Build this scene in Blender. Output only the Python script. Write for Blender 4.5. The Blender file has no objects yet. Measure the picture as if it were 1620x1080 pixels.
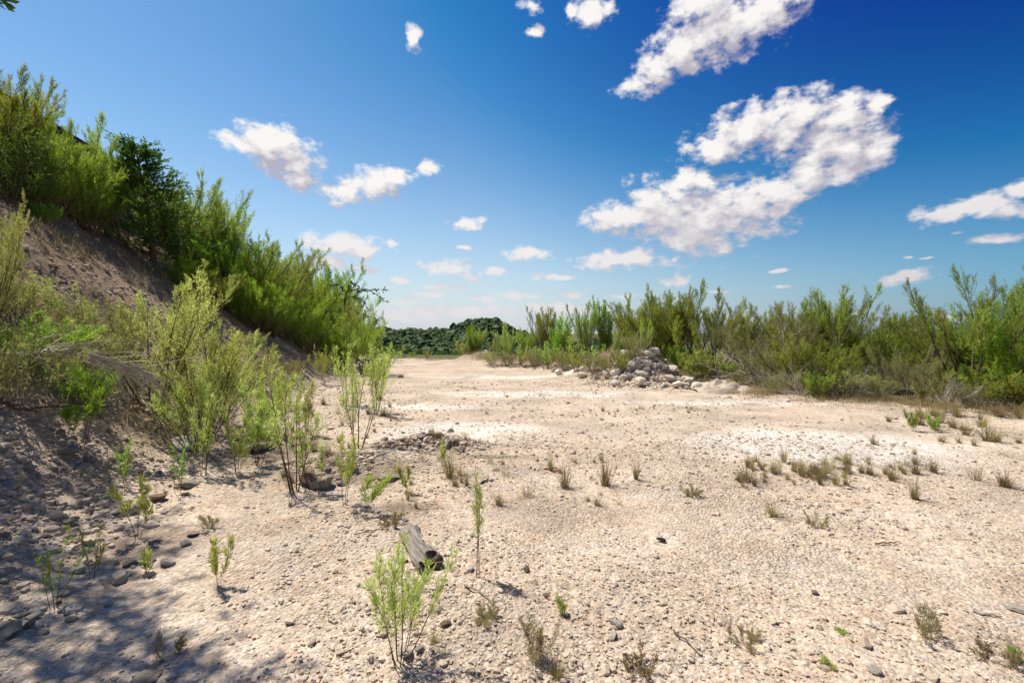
import bpy, bmesh, math, random
import numpy as np
from mathutils import Vector, noise as mnoise

# ------------------------------------------------------------------ camera, world, sun, exposure
scene = bpy.context.scene
COL = scene.collection
FPX, CX, HY, CAMH = 720.0, 810.0, 527.0, 1.5       # focal length and horizon in photo pixels, eye height in m

cam_d = bpy.data.cameras.new('camera'); cam = bpy.data.objects.new('camera', cam_d); COL.objects.link(cam)
cam_d.lens = 16.0; cam_d.sensor_width = 36.0; cam_d.shift_y = -13.0 / 1620.0
cam_d.clip_start = 0.05; cam_d.clip_end = 20000
cam.location = (0, 0, CAMH); cam.rotation_euler = (math.radians(90), 0, 0)
scene.camera = cam

SUN_AZ, SUN_EL = math.radians(-57), math.radians(61)     # azimuth from +Y towards +X
sdir = Vector((math.sin(SUN_AZ) * math.cos(SUN_EL), math.cos(SUN_AZ) * math.cos(SUN_EL), math.sin(SUN_EL)))
sun_d = bpy.data.lights.new('sun', 'SUN'); sun = bpy.data.objects.new('sun', sun_d); COL.objects.link(sun)
sun_d.energy = 4.0; sun_d.angle = math.radians(0.53); sun_d.color = (1.0, 0.94, 0.84)
sun.rotation_euler = (-sdir).to_track_quat('-Z', 'Y').to_euler(); sun.location = (-20, 10, 30)

vs = scene.view_settings
vs.view_transform = 'Standard'; vs.look = 'None'; vs.gamma = 1.0; vs.use_curve_mapping = False; vs.exposure = 0.72
scene.cycles.use_denoising = True
scene.cycles.max_bounces = 8; scene.cycles.transparent_max_bounces = 8
scene.cycles.diffuse_bounces = 4; scene.cycles.transmission_bounces = 4
SKY_STRENGTH = 0.13

def px_dir(px, py): return ((px - CX) / FPX, 1.0, (HY - py) / FPX)
def px_ae(px, py):
    x, y, z = px_dir(px, py); return math.atan2(x, y), math.atan2(z, math.hypot(x, y))

CLOUDS = [  # soft lobes of the clouds: centre and half size (photo pixels turned into azimuth and elevation)
 (985,345,58,22),(1050,335,62,42),(1110,345,80,52),(1180,330,72,42),(1235,305,38,28),(1095,378,60,18),(1100,285,36,18),(1030,315,40,22),
 (1128,236,44,24),(1185,208,58,36),(1255,195,62,42),(1325,185,58,30),(1385,165,22,14),(1325,232,66,42),(1388,238,28,28),(1280,272,36,30),(1335,268,50,18),
 (1012,136,28,16),(1042,108,32,28),(1082,78,44,40),(1140,45,66,50),(1205,20,62,36),(1110,5,48,34),(1255,-8,36,22),
 (938,20,30,20),(905,20,8,9),(842,8,18,11),(846,50,14,10),(654,60,11,19),
 (382,226,36,15),(428,224,46,26),(462,252,44,32),(470,286,30,18),(425,252,30,20),
 (545,306,30,16),(588,292,42,24),(625,278,24,14),(530,322,14,8),(683,268,15,12),
 (540,384,56,17),(515,390,34,9),(578,396,22,10),(520,412,34,10),(556,422,24,7),(592,428,13,6),(630,441,17,5),
 (735,352,26,9),(618,387,8,8),(740,391,11,4),(838,401,30,9),(708,422,36,12),(744,437,17,7),(783,430,27,8),(705,453,40,7),
 (850,436,16,6),(884,436,22,5),(905,464,24,6),(672,468,28,7),(640,478,30,6),(762,474,28,5),(812,467,32,6),
 (985,410,60,15),(940,408,22,9),(1068,440,28,8),(1074,409,10,4),(1236,427,18,3),(1438,439,34,10),(1228,453,16,3),
 (1500,338,44,13),(1558,325,50,20),(1612,300,28,14),(1600,335,36,12),(1580,377,42,8),
 (1515,368,14,3),(1135,462,14,3),(1465,408,10,2),(1432,407,9,2),
 (720,492,120,8),(880,489,60,9),(650,500,60,7),(990,470,30,4),(1500,505,60,4),(1330,500,60,4),
]

def build_world():
    w = bpy.data.worlds.new('World'); scene.world = w; w.use_nodes = True
    w.cycles.sampling_method = 'MANUAL'; w.cycles.sample_map_resolution = 256
    nt = w.node_tree; nt.nodes.clear(); N = nt.nodes.new; Lk = nt.links.new
    EG = 2.0 ** vs.exposure
    def density_group(name, blobs):
        """(azimuth, elevation) -> cloud density"""
        g = bpy.data.node_groups.new(name, 'ShaderNodeTree')
        g.interface.new_socket('uv', in_out='INPUT', socket_type='NodeSocketVector')
        g.interface.new_socket('density', in_out='OUTPUT', socket_type='NodeSocketFloat')
        gn = g.nodes.new; gl = g.links.new
        gi = gn('NodeGroupInput'); go = gn('NodeGroupOutput')
        def gnoise(scale, detail, rough, vec):
            mp = gn('ShaderNodeVectorMath'); mp.operation = 'MULTIPLY'; mp.inputs[1].default_value = (1, 1.45, 1); gl(vec, mp.inputs[0])
            n = gn('ShaderNodeTexNoise'); n.inputs['Scale'].default_value = scale; n.inputs['Detail'].default_value = detail
            n.inputs['Roughness'].default_value = rough; gl(mp.outputs[0], n.inputs['Vector']); return n
        w1 = gnoise(13, 2, .55, gi.outputs[0])
        sb = gn('ShaderNodeVectorMath'); sb.operation = 'SUBTRACT'; sb.inputs[1].default_value = (.5, .5, .5); gl(w1.outputs['Color'], sb.inputs[0])
        sc = gn('ShaderNodeVectorMath'); sc.operation = 'MULTIPLY_ADD'; sc.inputs[1].default_value = (.042, .026, 0)
        gl(sb.outputs[0], sc.inputs[0]); gl(gi.outputs[0], sc.inputs[2])
        prev = None
        for (a, e, ra, re, kz) in blobs:
            m = gn('ShaderNodeVectorMath'); m.operation = 'MULTIPLY_ADD'
            m.inputs[1].default_value = (1 / ra, 1 / re, 0); m.inputs[2].default_value = (-a / ra, -e / re, kz); gl(sc.outputs[0], m.inputs[0])
            l = gn('ShaderNodeVectorMath'); l.operation = 'LENGTH'; gl(m.outputs[0], l.inputs[0])
            if prev is None: prev = l.outputs['Value']
            else:
                mn = gn('ShaderNodeMath'); mn.operation = 'SMOOTH_MIN'; mn.inputs[2].default_value = .25
                gl(prev, mn.inputs[0]); gl(l.outputs['Value'], mn.inputs[1]); prev = mn.outputs[0]
        n2 = gnoise(27, 8, .55, gi.outputs[0])
        f1 = gn('ShaderNodeMath'); f1.operation = 'MULTIPLY_ADD'; f1.inputs[1].default_value = 2.6; f1.inputs[2].default_value = -1.30
        gl(n2.outputs['Fac'], f1.inputs[0])
        f2 = gn('ShaderNodeMath'); f2.operation = 'SUBTRACT'; f2.inputs[0].default_value = 1.12; gl(prev, f2.inputs[1])
        f2b = gn('ShaderNodeMath'); f2b.operation = 'MAXIMUM'; f2b.inputs[1].default_value = -1.4; gl(f2.outputs[0], f2b.inputs[0])
        f3 = gn('ShaderNodeMath'); f3.operation = 'ADD'; gl(f2b.outputs[0], f3.inputs[0]); gl(f1.outputs[0], f3.inputs[1])
        n3 = gnoise(95, 5, .6, gi.outputs[0]); f4 = gn('ShaderNodeMath'); f4.operation = 'MULTIPLY_ADD'; f4.inputs[1].default_value = .55; gl(n3.outputs['Fac'], f4.inputs[0])
        f5 = gn('ShaderNodeMath'); f5.operation = 'SUBTRACT'; f5.inputs[1].default_value = .28; gl(f3.outputs[0], f5.inputs[0]); gl(f5.outputs[0], f4.inputs[2])
        gl(f4.outputs[0], go.inputs[0]); return g
    def math_(op, a, b=None, clamp=False):
        m = N('ShaderNodeMath'); m.operation = op; m.use_clamp = clamp
        for i, v in enumerate((a, b)):
            if v is None: continue
            if isinstance(v, (int, float)): m.inputs[i].default_value = v
            else: Lk(v, m.inputs[i])
        return m.outputs[0]
    def vmath(op, a, b):
        m = N('ShaderNodeVectorMath'); m.operation = op
        for i, v in enumerate((a, b)):
            if isinstance(v, tuple): m.inputs[i].default_value = v
            else: Lk(v, m.inputs[i])
        return m.outputs['Value'] if op == 'DOT_PRODUCT' else m.outputs[0]
    def mixcol(f, a, b):
        m = N('ShaderNodeMix'); m.data_type = 'RGBA'; Lk(f, m.inputs['Factor'])
        for k, v in (('A', a), ('B', b)):
            if isinstance(v, tuple): m.inputs[k].default_value = v + (1,)
            else: Lk(v, m.inputs[k])
        return m.outputs['Result']
    tc = N('ShaderNodeTexCoord'); sx = N('ShaderNodeSeparateXYZ'); Lk(tc.outputs['Generated'], sx.inputs[0])
    wr = N('ShaderNodeMath'); wr.operation = 'WRAP'; wr.inputs[1].default_value = 1.047; wr.inputs[2].default_value = -1.047
    Lk(math_('ARCTAN2', sx.outputs[0], sx.outputs[1]), wr.inputs[0]); az = wr.outputs[0]
    el = math_('ARCSINE', sx.outputs[2])
    uv = N('ShaderNodeCombineXYZ'); Lk(az, uv.inputs[0]); Lk(el, uv.inputs[1])
    # clear sky: physical sky, graded to the photograph's deep blue, paling towards the horizon
    sky = N('ShaderNodeTexSky'); sky.sky_type = 'NISHITA'; sky.sun_disc = False; sky.sun_elevation = SUN_EL; sky.sun_rotation = SUN_AZ
    sky.altitude = 300; sky.air_density = 1.0; sky.dust_density = .6; sky.ozone_density = 3.0
    c = vmath('MULTIPLY', sky.outputs[0], (.155, .172, .172)); c = vmath('SUBTRACT', c, SKY_CUT); c = vmath('MULTIPLY', c, SKY_MUL); c = vmath('MAXIMUM', c, (.005, .055, .215))
    sunh = vmath('DOT_PRODUCT', tc.outputs['Generated'], (math.sin(SUN_AZ), math.cos(SUN_AZ), 0))
    hz = mixcol(mr_world(N, Lk, sunh, -.35, .55), (.215, .280, .450), (.640, .670, .740))
    dk = mr_world(N, Lk, sunh, -.40, .50); c = mixcol(dk, vmath('MULTIPLY', c, (.28, .62, .76)), c)
    hk = math_('MULTIPLY_ADD', mr_world(N, Lk, sunh, -.4, .6), 5.8); hk.node.inputs[2].default_value = -10.5
    hf = math_('EXPONENT', math_('MULTIPLY', math_('MAXIMUM', el, 0.0), hk))
    c = mixcol(hf, c, hz)
    clear = vmath('MULTIPLY', c, (1 / (SKY_STRENGTH * EG),) * 3)
    def bgnode(col):
        b = N('ShaderNodeBackground'); b.inputs['Strength'].default_value = SKY_STRENGTH; Lk(col, b.inputs['Color']); return b.outputs[0]
    blobs = []
    for (x, y, rx, ry) in CLOUDS:
        a, e = px_ae(x, y); a0, _ = px_ae(x - rx, y); a1, _ = px_ae(x + rx, y); _, e0 = px_ae(x, y + ry); _, e1 = px_ae(x, y - ry)
        blobs.append((a, e, abs(a1 - a0) / 2 * 1.15, abs(e1 - e0) / 2 * 1.15, .0 if ry > 16 else (.22 if ry > 8 else .50)))
    def cell(lo, hi, k):
        sel = [b for b in blobs if b[0] + 2 * b[2] + .04 > lo and b[0] - 2 * b[2] - .04 < hi]
        g = density_group('cloud_density_%d' % k, sel)
        d1 = N('ShaderNodeGroup'); d1.node_tree = g; Lk(uv.outputs[0], d1.inputs[0])
        d2 = N('ShaderNodeGroup'); d2.node_tree = g; Lk(vmath('ADD', uv.outputs[0], (-.014, .034, 0)), d2.inputs[0])
        mk = N('ShaderNodeMapRange'); mk.interpolation_type = 'SMOOTHSTEP'; mk.inputs['From Min'].default_value = -.14; mk.inputs['From Max'].default_value = .66; Lk(d1.outputs[0], mk.inputs['Value'])
        lt = mr_world(N, Lk, math_('SUBTRACT', d1.outputs[0], d2.outputs[0]), -.42, .72)  # sunward cloud sides pale, undersides grey: lighting painted into the cloud colour
        col = mixcol(lt, (.47, .45, .53), (.96, .93, .91))
        low = mr_world(N, Lk, el, .02, .30); col = mixcol(low, mixcol(mr_world(N, Lk, sunh, -.5, .5), (.50, .48, .55), (.76, .74, .76)), col)
        col = vmath('MULTIPLY', col, (1 / (SKY_STRENGTH * EG),) * 3)
        return bgnode(mixcol(mk.outputs[0], clear, col))
    cuts = [-1.1, -.42, -.10, .12, .36, .62, 1.1]
    sh = cell(cuts[-2], cuts[-1], 99)
    for k in range(len(cuts) - 3, -1, -1):
        m = N('ShaderNodeMixShader'); Lk(math_('LESS_THAN', az, cuts[k + 1]), m.inputs[0]); Lk(sh, m.inputs[1]); Lk(cell(cuts[k], cuts[k + 1], k), m.inputs[2]); sh = m.outputs[0]
    inb = math_('MULTIPLY', math_('GREATER_THAN', el, 0.0), math_('LESS_THAN', el, .74))
    m = N('ShaderNodeMixShader'); Lk(inb, m.inputs[0]); Lk(bgnode(clear), m.inputs[1]); Lk(sh, m.inputs[2])
    out = N('ShaderNodeOutputWorld'); Lk(m.outputs[0], out.inputs['Surface'])
def mr_world(N, Lk, v, a, b):
    m = N('ShaderNodeMapRange'); m.inputs['From Min'].default_value = a; m.inputs['From Max'].default_value = b; Lk(v, m.inputs['Value']); return m.outputs[0]
SKY_CUT, SKY_MUL = (.250, .275, .275), (1.30, 1.24, 1.09)
build_world()

# ------------------------------------------------------------------ helpers
RNG = np.random.default_rng(7)
def tag(o, label=None, cat=None, group=None, kind=None):
    if label: o['label'] = label
    if cat: o['category'] = cat
    if group: o['group'] = group
    if kind: o['kind'] = kind
    return o
def link(name, data, parent=None, mat=None):
    o = bpy.data.objects.new(name, data); COL.objects.link(o)
    if parent: o.parent = parent
    return o
def empty(name, loc, rz=0.0, scale=(1, 1, 1)):
    o = bpy.data.objects.new(name, None); COL.objects.link(o); o.empty_display_size = .1
    o.location = loc; o.rotation_euler = (0, 0, rz); o.scale = scale; return o

def np_mesh(name, V, F, mat, smooth=False, attrs=None):
    """V (n,3), F (m,k) all faces with k corners."""
    V = np.asarray(V, np.float32); F = np.asarray(F, np.int32)
    me = bpy.data.meshes.new(name); k = F.shape[1]; m = len(F)
    me.vertices.add(len(V)); me.vertices.foreach_set('co', V.ravel())
    me.loops.add(m * k); me.loops.foreach_set('vertex_index', F.ravel())
    me.polygons.add(m); me.polygons.foreach_set('loop_start', np.arange(m, dtype=np.int32) * k)
    try: me.polygons.foreach_set('loop_total', np.full(m, k, np.int32))
    except Exception: pass
    me.polygons.foreach_set('use_smooth', np.full(m, smooth))
    for an, av in (attrs or {}).items():
        at = me.attributes.new(an, 'FLOAT', 'POINT'); at.data.foreach_set('value', np.asarray(av, np.float32))
    me.update(calc_edges=True); me.validate()
    if mat: me.materials.append(mat)
    return me

# --- value noise on numpy arrays
def _h(ix, iy, s):
    n = (ix.astype(np.int64) * 374761393 + iy.astype(np.int64) * 668265263 + s * 974711) & 0x7fffffff
    n = ((n ^ (n >> 13)) * 1274126177) & 0x7fffffff
    return ((n ^ (n >> 16)) & 0xffff) / 32767.5 - 1.0
def vn(x, y, s=0):
    x = np.asarray(x, float); y = np.asarray(y, float)
    ix = np.floor(x); iy = np.floor(y); fx = x - ix; fy = y - iy
    fx = fx * fx * (3 - 2 * fx); fy = fy * fy * (3 - 2 * fy)
    a = _h(ix, iy, s); b = _h(ix + 1, iy, s); c = _h(ix, iy + 1, s); d = _h(ix + 1, iy + 1, s)
    return (a + (b - a) * fx) * (1 - fy) + (c + (d - c) * fx) * fy
def fbm(x, y, o=4, s=0):
    v = 0; a = .5
    for i in range(o):
        v = v + a * vn(x * 2 ** i + 17.3 * i, y * 2 ** i - 9.1 * i, s + i); a *= .5
    return v
def sst(a, b, x):
    t = np.clip((np.asarray(x, float) - a) / (b - a), 0, 1); return t * t * (3 - 2 * t)

# --- terrain
RB_T = np.array([-1.6, -.8, -.35, -.23, -.11, .0, .096, .258, .498, .844, 1.29, 1.9])
RB_R = np.array([60., 40., 30., 27., 25.2, 22.0, 18.9, 15.6, 13.0, 12.6, 13.5, 20.])
def rbound(x, y): return np.interp(np.arctan2(x, y), RB_T, RB_R)
def toe_s(x, y):
    yy = np.clip(y, -30, 80)
    return (-2.4 - .25 * yy) - x + .28 * vn(x * .5 + 3, y * .5, 91)
MOUNDS = [(4.25, 14.75, .95, .70, .86), (3.7, 16.1, 1.3, .9, .80), (2.6, 18.6, 1.3, .9, .50), (.6, 21.8, 2.0, 1.2, .45), (-1.6, 24.9, 1.4, 1.0, .45), (6.6, 14.0, 1.3, 1.0, .25),
          (-1.75, 5.3, .75, .30, .15), (-1.1, 6.05, .6, .22, .19), (-2.25, 4.75, .4, .3, .08)]
def H(x, y, fine=True):
    x = np.asarray(x, float); y = np.asarray(y, float); r = np.hypot(x, y)
    s = toe_s(x, y)
    e = .8 * (np.sqrt(s * s + .12) + s) / 2 - .05
    e = np.where(e > 4.2, 4.2 + 1.15 * np.tanh((e - 4.2) / 1.15), e)
    e = e * (1 - .7 * sst(24, 50, y)) * (1 - sst(90, 200, r))
    m = sst(0, 1.5, s)
    out = r - rbound(x, y)
    fall = -8.5 * sst(5, 70, out) * (y > -5) * (1 - m * (1 - sst(40, 90, r)))
    z = e + fall
    for (cx, cy, a, b, h) in MOUNDS:
        z = z + h * np.exp(-((x - cx) / a) ** 2 - ((y - cy) / b) ** 2)
    z = z + .05 * fbm(x * .35, y * .35, 2, 5) * sst(.5, 3, r)
    z = z + .16 * fbm(x * .9, y * .9, 4, 11) * m * (1 - sst(60, 100, r))
    if fine:
        nr = 1 - sst(20, 30, r)
        z = z + nr * (.022 * fbm(x * 2.6, y * 2.6, 3, 21) + .012 * np.abs(vn(x * 6.5, y * 6.5, 31)) + (.010 * vn(x * 15, y * 15, 33) * (1 - sst(5, 10, r)) + .007 * vn(x * 31, y * 31, 35) * (1 - sst(2.5, 5, r))) * (.25 + sst(-.15, .25, fbm(x * .8, y * .8, 4, 81))))
        z = z + nr * m * (.16 * (np.abs(vn(y * 1.1 + s * .12, s * .25, 47)) - .3) + .12 * fbm(x * 3, y * 3, 3, 41) + .05 * np.abs(fbm(x * 9, y * 9, 3, 43)) * (1 - sst(9, 16, r)))
        mm = sum(np.exp(-((x - c[0]) / c[2]) ** 2 - ((y - c[1]) / c[3]) ** 2) for c in MOUNDS[:5]); z = z + np.clip(mm, 0, 1) * (.42 * fbm(x * 2.2, y * 2.2, 4, 45) + .10 * np.abs(vn(x * 7, y * 7, 46)))
    return z
def Hs(x, y): return float(H(np.array([x]), np.array([y]))[0])
_ds = np.concatenate([np.linspace(1.2, 12, 1600), np.linspace(12.02, 70, 1600)])
def hit(px, py):
    """where the line of sight through a photo pixel meets the terrain"""
    dx, _, dz = px_dir(px, py); z = CAMH + dz * _ds; h = H(dx * _ds, _ds); ok = h >= z; i = int(np.argmax(ok)) if ok.any() else int(np.argmin(np.where(_ds < 24, z - h, 99)))
    d = float(_ds[i]); return dx * d, d, float(h[i])
def at_depth(px, d):
    x = (px - CX) / FPX * d; return x, d, Hs(x, d)

# ------------------------------------------------------------------ materials
def mat(name):
    m = bpy.data.materials.new(name); m.use_nodes = True; nt = m.node_tree; nt.nodes.clear()
    out = nt.nodes.new('ShaderNodeOutputMaterial'); return m, nt, nt.nodes.new, nt.links.new, out
def noise_node(N, L, vec, scale, detail=4, rough=.55):
    n = N('ShaderNodeTexNoise'); n.inputs['Scale'].default_value = scale; n.inputs['Detail'].default_value = detail; n.inputs['Roughness'].default_value = rough
    if vec: L(vec, n.inputs['Vector'])
    return n
def mixc(N, L, fac, a, b, mode='MIX'):
    m = N('ShaderNodeMix'); m.data_type = 'RGBA'; m.blend_type = mode
    for key, v in (('Factor', fac), ('A', a), ('B', b)):
        if isinstance(v, (int, float)): m.inputs[key].default_value = v
        elif isinstance(v, tuple): m.inputs[key].default_value = v + (1,) if len(v) == 3 else v
        else: L(v, m.inputs[key])
    return m.outputs['Result']
def mrange(N, L, v, a, b, c=0., d=1.):
    m = N('ShaderNodeMapRange'); m.inputs['From Min'].default_value = a; m.inputs['From Max'].default_value = b
    m.inputs['To Min'].default_value = c; m.inputs['To Max'].default_value = d; L(v, m.inputs['Value']); return m.outputs[0]
def attr(N, name):
    a = N('ShaderNodeAttribute'); a.attribute_name = name; return a.outputs['Fac']

def leaf_mat(name, dark, light, trans=.45, dry=(.30, .25, .13), dryf=.12, tr_gain=1.5):
    m, nt, N, L, out = mat(name)
    t = attr(N, 'tint'); oi = N('ShaderNodeObjectInfo')
    c = mixc(N, L, t, dark, light)
    ad = attr(N, 'dry'); c = mixc(N, L, ad, c, dry)
    hv = N('ShaderNodeHueSaturation'); L(c, hv.inputs['Color'])
    L(mrange(N, L, oi.outputs['Random'], 0, 1, .475, .520), hv.inputs['Hue']); L(mrange(N, L, oi.outputs['Random'], 0, 1, .74, 1.22), hv.inputs['Value'])
    df = N('ShaderNodeBsdfPrincipled'); df.inputs['Roughness'].default_value = .55; df.inputs['Specular IOR Level'].default_value = .25
    L(hv.outputs[0], df.inputs['Base Color'])
    tr = N('ShaderNodeBsdfTranslucent'); tc = mixc(N, L, 1.0, hv.outputs[0], (tr_gain * 1.05, tr_gain, tr_gain * .75), 'MULTIPLY'); L(tc, tr.inputs['Color'])
    ms = N('ShaderNodeMixShader'); ms.inputs[0].default_value = trans; L(df.outputs[0], ms.inputs[1]); L(tr.outputs[0], ms.inputs[2])
    L(ms.outputs[0], out.inputs['Surface']); return m
def simple_mat(name, a, b, scale=8, rough=.9, bump=.3, bscale=40, stretch=None, detail=5):
    m, nt, N, L, out = mat(name)
    tc = N('ShaderNodeTexCoord'); vec = tc.outputs['Object']
    if stretch:
        mp = N('ShaderNodeMapping'); mp.inputs['Scale'].default_value = stretch; L(vec, mp.inputs['Vector']); vec = mp.outputs[0]
    n = noise_node(N, L, vec, scale, detail); c = mixc(N, L, mrange(N, L, n.outputs['Fac'], .3, .7), a, b)
    oi = N('ShaderNodeObjectInfo'); hv = N('ShaderNodeHueSaturation'); L(c, hv.inputs['Color']); L(mrange(N, L, oi.outputs['Random'], 0, 1, .78, 1.15), hv.inputs['Value'])
    p = N('ShaderNodeBsdfPrincipled'); p.inputs['Roughness'].default_value = rough; p.inputs['Specular IOR Level'].default_value = .2; L(hv.outputs[0], p.inputs['Base Color'])
    n2 = noise_node(N, L, vec, bscale, 6, .65); b = N('ShaderNodeBump'); b.inputs['Strength'].default_value = bump; b.inputs['Distance'].default_value = .02
    L(n2.outputs['Fac'], b.inputs['Height']); L(b.outputs[0], p.inputs['Normal']); L(p.outputs[0], out.inputs['Surface']); return m

M = {}
M['baccharis'] = leaf_mat('willow_leaf', (.165, .225, .042), (.320, .395, .080), .56)
M['pale'] = leaf_mat('pale_willow_leaf', (.270, .345, .090), (.440, .520, .165), .56)
M['grey'] = leaf_mat('greygreen_leaf', (.190, .210, .080), (.330, .350, .140), .5)
M['bright'] = leaf_mat('bright_leaf', (.135, .240, .022), (.275, .430, .046), .57)
M['juniper'] = leaf_mat('juniper_leaf', (.040, .100, .014), (.095, .190, .024), .40)
M['broad'] = leaf_mat('broad_leaf', (.060, .120, .018), (.140, .230, .034), .45)
M['mesquite'] = leaf_mat('mesquite_leaf', (.030, .085, .018), (.065, .150, .028), .4)
M['grass'] = leaf_mat('grass_blade', (.170, .140, .065), (.250, .215, .100), .35, dry=(.42, .33, .19))
M['greengrass'] = leaf_mat('green_grass_blade', (.165, .160, .060), (.260, .245, .100), .4, dry=(.40, .32, .17))
M['weed'] = leaf_mat('dry_weed', (.240, .205, .120), (.370, .315, .180), .4, dry=(.25, .17, .11))
M['stem'] = simple_mat('brown_stem', (.105, .068, .045), (.185, .125, .085), 20, .85, .2, 60)
M['greystem'] = simple_mat('grey_stem', (.20, .165, .13), (.34, .29, .24), 20, .9, .2, 60)
M['deadwood'] = simple_mat('dead_wood', (.42, .365, .29), (.64, .575, .48), 14, .9, .3, 50)
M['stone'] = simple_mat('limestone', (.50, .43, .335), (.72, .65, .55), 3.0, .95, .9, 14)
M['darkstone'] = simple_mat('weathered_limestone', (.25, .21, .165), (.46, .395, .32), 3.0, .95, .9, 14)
M['brownstone'] = simple_mat('earthy_stone', (.16, .11, .075), (.34, .25, .175), 3.0, .95, .9, 14)
M['char'] = simple_mat('charred_wood', (.03, .025, .022), (.08, .065, .055), 12, .9, .6, 40)
M['wood'] = simple_mat('weathered_log', (.15, .118, .095), (.50, .445, .39), 6, .9, .9, 14, (8, .8, 8), 8)
M['woodend'] = simple_mat('rotten_log_end', (.10, .072, .052), (.27, .20, .15), 14, .95, .9, 30)
M['wall'] = simple_mat('stone_wall', (.24, .20, .15), (.40, .34, .26), 2.0, .9, .6, 10)
M['coping'] = simple_mat('dark_timber_cap', (.045, .032, .024), (.09, .065, .05), 5, .85, .3, 20)

def ground_mat():
    m, nt, N, L, out = mat('caliche_ground')
    geo = N('ShaderNodeNewGeometry'); P = geo.outputs['Position']
    mp = N('ShaderNodeMapping'); mp.inputs['Scale'].default_value = (.45, 1.5, 1); mp.inputs['Rotation'].default_value = (0, 0, .25); L(P, mp.inputs['Vector']); nb = noise_node(N, L, mp.outputs[0], .8, 6, .6); nm = noise_node(N, L, P, 2.3, 6, .6); nf = noise_node(N, L, P, 17, 6, .65); nff = noise_node(N, L, P, 75, 4, .6)
    c = mixc(N, L, mrange(N, L, nb.outputs['Fac'], .35, .65), (.500, .397, .300), (.560, .463, .365))
    c = mixc(N, L, mrange(N, L, nm.outputs['Fac'], .48, .72), c, (.470, .352, .250))
    wf = N('ShaderNodeMath'); wf.operation = 'MULTIPLY'; L(attr(N, 'white'), wf.inputs[0]); L(mrange(N, L, nf.outputs['Fac'], .36, .56), wf.inputs[1])
    c = mixc(N, L, wf.outputs[0], c, (.740, .690, .620))
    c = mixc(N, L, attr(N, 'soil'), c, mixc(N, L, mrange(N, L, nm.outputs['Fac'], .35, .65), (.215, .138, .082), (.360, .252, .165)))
    c = mixc(N, L, attr(N, 'litter'), c, mixc(N, L, mrange(N, L, nf.outputs['Fac'], .35, .65), (.090, .062, .042), (.240, .180, .125)))
    c = mixc(N, L, attr(N, 'scrub'), c, mixc(N, L, mrange(N, L, nm.outputs['Fac'], .35, .65), (.060, .075, .025), (.150, .135, .065)))
    c = mixc(N, L, attr(N, 'road'), c, (.60, .51, .40))
    c = mixc(N, L, mrange(N, L, nf.outputs['Fac'], .50, .66, 0, .38), c, mixc(N, L, 1.0, c, (.62, .55, .48), 'MULTIPLY'))
    c = mixc(N, L, mrange(N, L, nff.outputs['Fac'], .55, .68, 0, .35), c, mixc(N, L, 1.0, c, (.60, .54, .48), 'MULTIPLY'))
    for sc_, f_ in ((34, .55), (88, .45)):      # crushed limestone: every fragment a slightly different tone
        vc = N('ShaderNodeTexVoronoi'); vc.inputs['Scale'].default_value = sc_; L(P, vc.inputs['Vector']); sp = N('ShaderNodeSeparateXYZ'); L(vc.outputs['Color'], sp.inputs[0])
        hv = N('ShaderNodeHueSaturation'); L(c, hv.inputs['Color']); L(mrange(N, L, sp.outputs[0], 0, 1, 1 - .30 * f_, 1 + .46 * f_), hv.inputs['Value']); L(mrange(N, L, sp.outputs[1], 0, 1, .85, 1.15), hv.inputs['Saturation']); c = hv.outputs[0]
    p = N('ShaderNodeBsdfPrincipled'); p.inputs['Roughness'].default_value = .95; p.inputs['Specular IOR Level'].default_value = .15; L(c, p.inputs['Base Color'])
    vo = N('ShaderNodeTexVoronoi'); vo.inputs['Scale'].default_value = 42; L(P, vo.inputs['Vector'])
    vr = mrange(N, L, vo.outputs['Distance'], 0, .7, 1, 0)
    a1 = N('ShaderNodeMath'); a1.operation = 'MULTIPLY_ADD'; L(nf.outputs['Fac'], a1.inputs[0]); a1.inputs[1].default_value = 2.2; L(vr, a1.inputs[2])
    a2 = N('ShaderNodeMath'); a2.operation = 'MULTIPLY_ADD'; L(nff.outputs['Fac'], a2.inputs[0]); a2.inputs[1].default_value = .9; L(a1.outputs[0], a2.inputs[2])
    np_ = noise_node(N, L, P, .75, 4, .6); b = N('ShaderNodeBump'); L(mrange(N, L, np_.outputs['Fac'], .38, .62, .50, 1.0), b.inputs['Strength']); b.inputs['Distance'].default_value = .019; L(a2.outputs[0], b.inputs['Height']); L(b.outputs[0], p.inputs['Normal'])
    L(p.outputs[0], out.inputs['Surface']); return m
M['ground'] = ground_mat()

def gravel_mat():
    m, nt, N, L, out = mat('gravel_stone')
    t = attr(N, 'tint'); c = mixc(N, L, t, (.39, .300, .218), (.62, .525, .418)); c = mixc(N, L, attr(N, 'dark'), c, (.25, .20, .15))
    p = N('ShaderNodeBsdfPrincipled'); p.inputs['Roughness'].default_value = .95; p.inputs['Specular IOR Level'].default_value = .15; L(c, p.inputs['Base Color']); L(p.outputs[0], out.inputs['Surface']); return m
M['gravel'] = gravel_mat()

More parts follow.
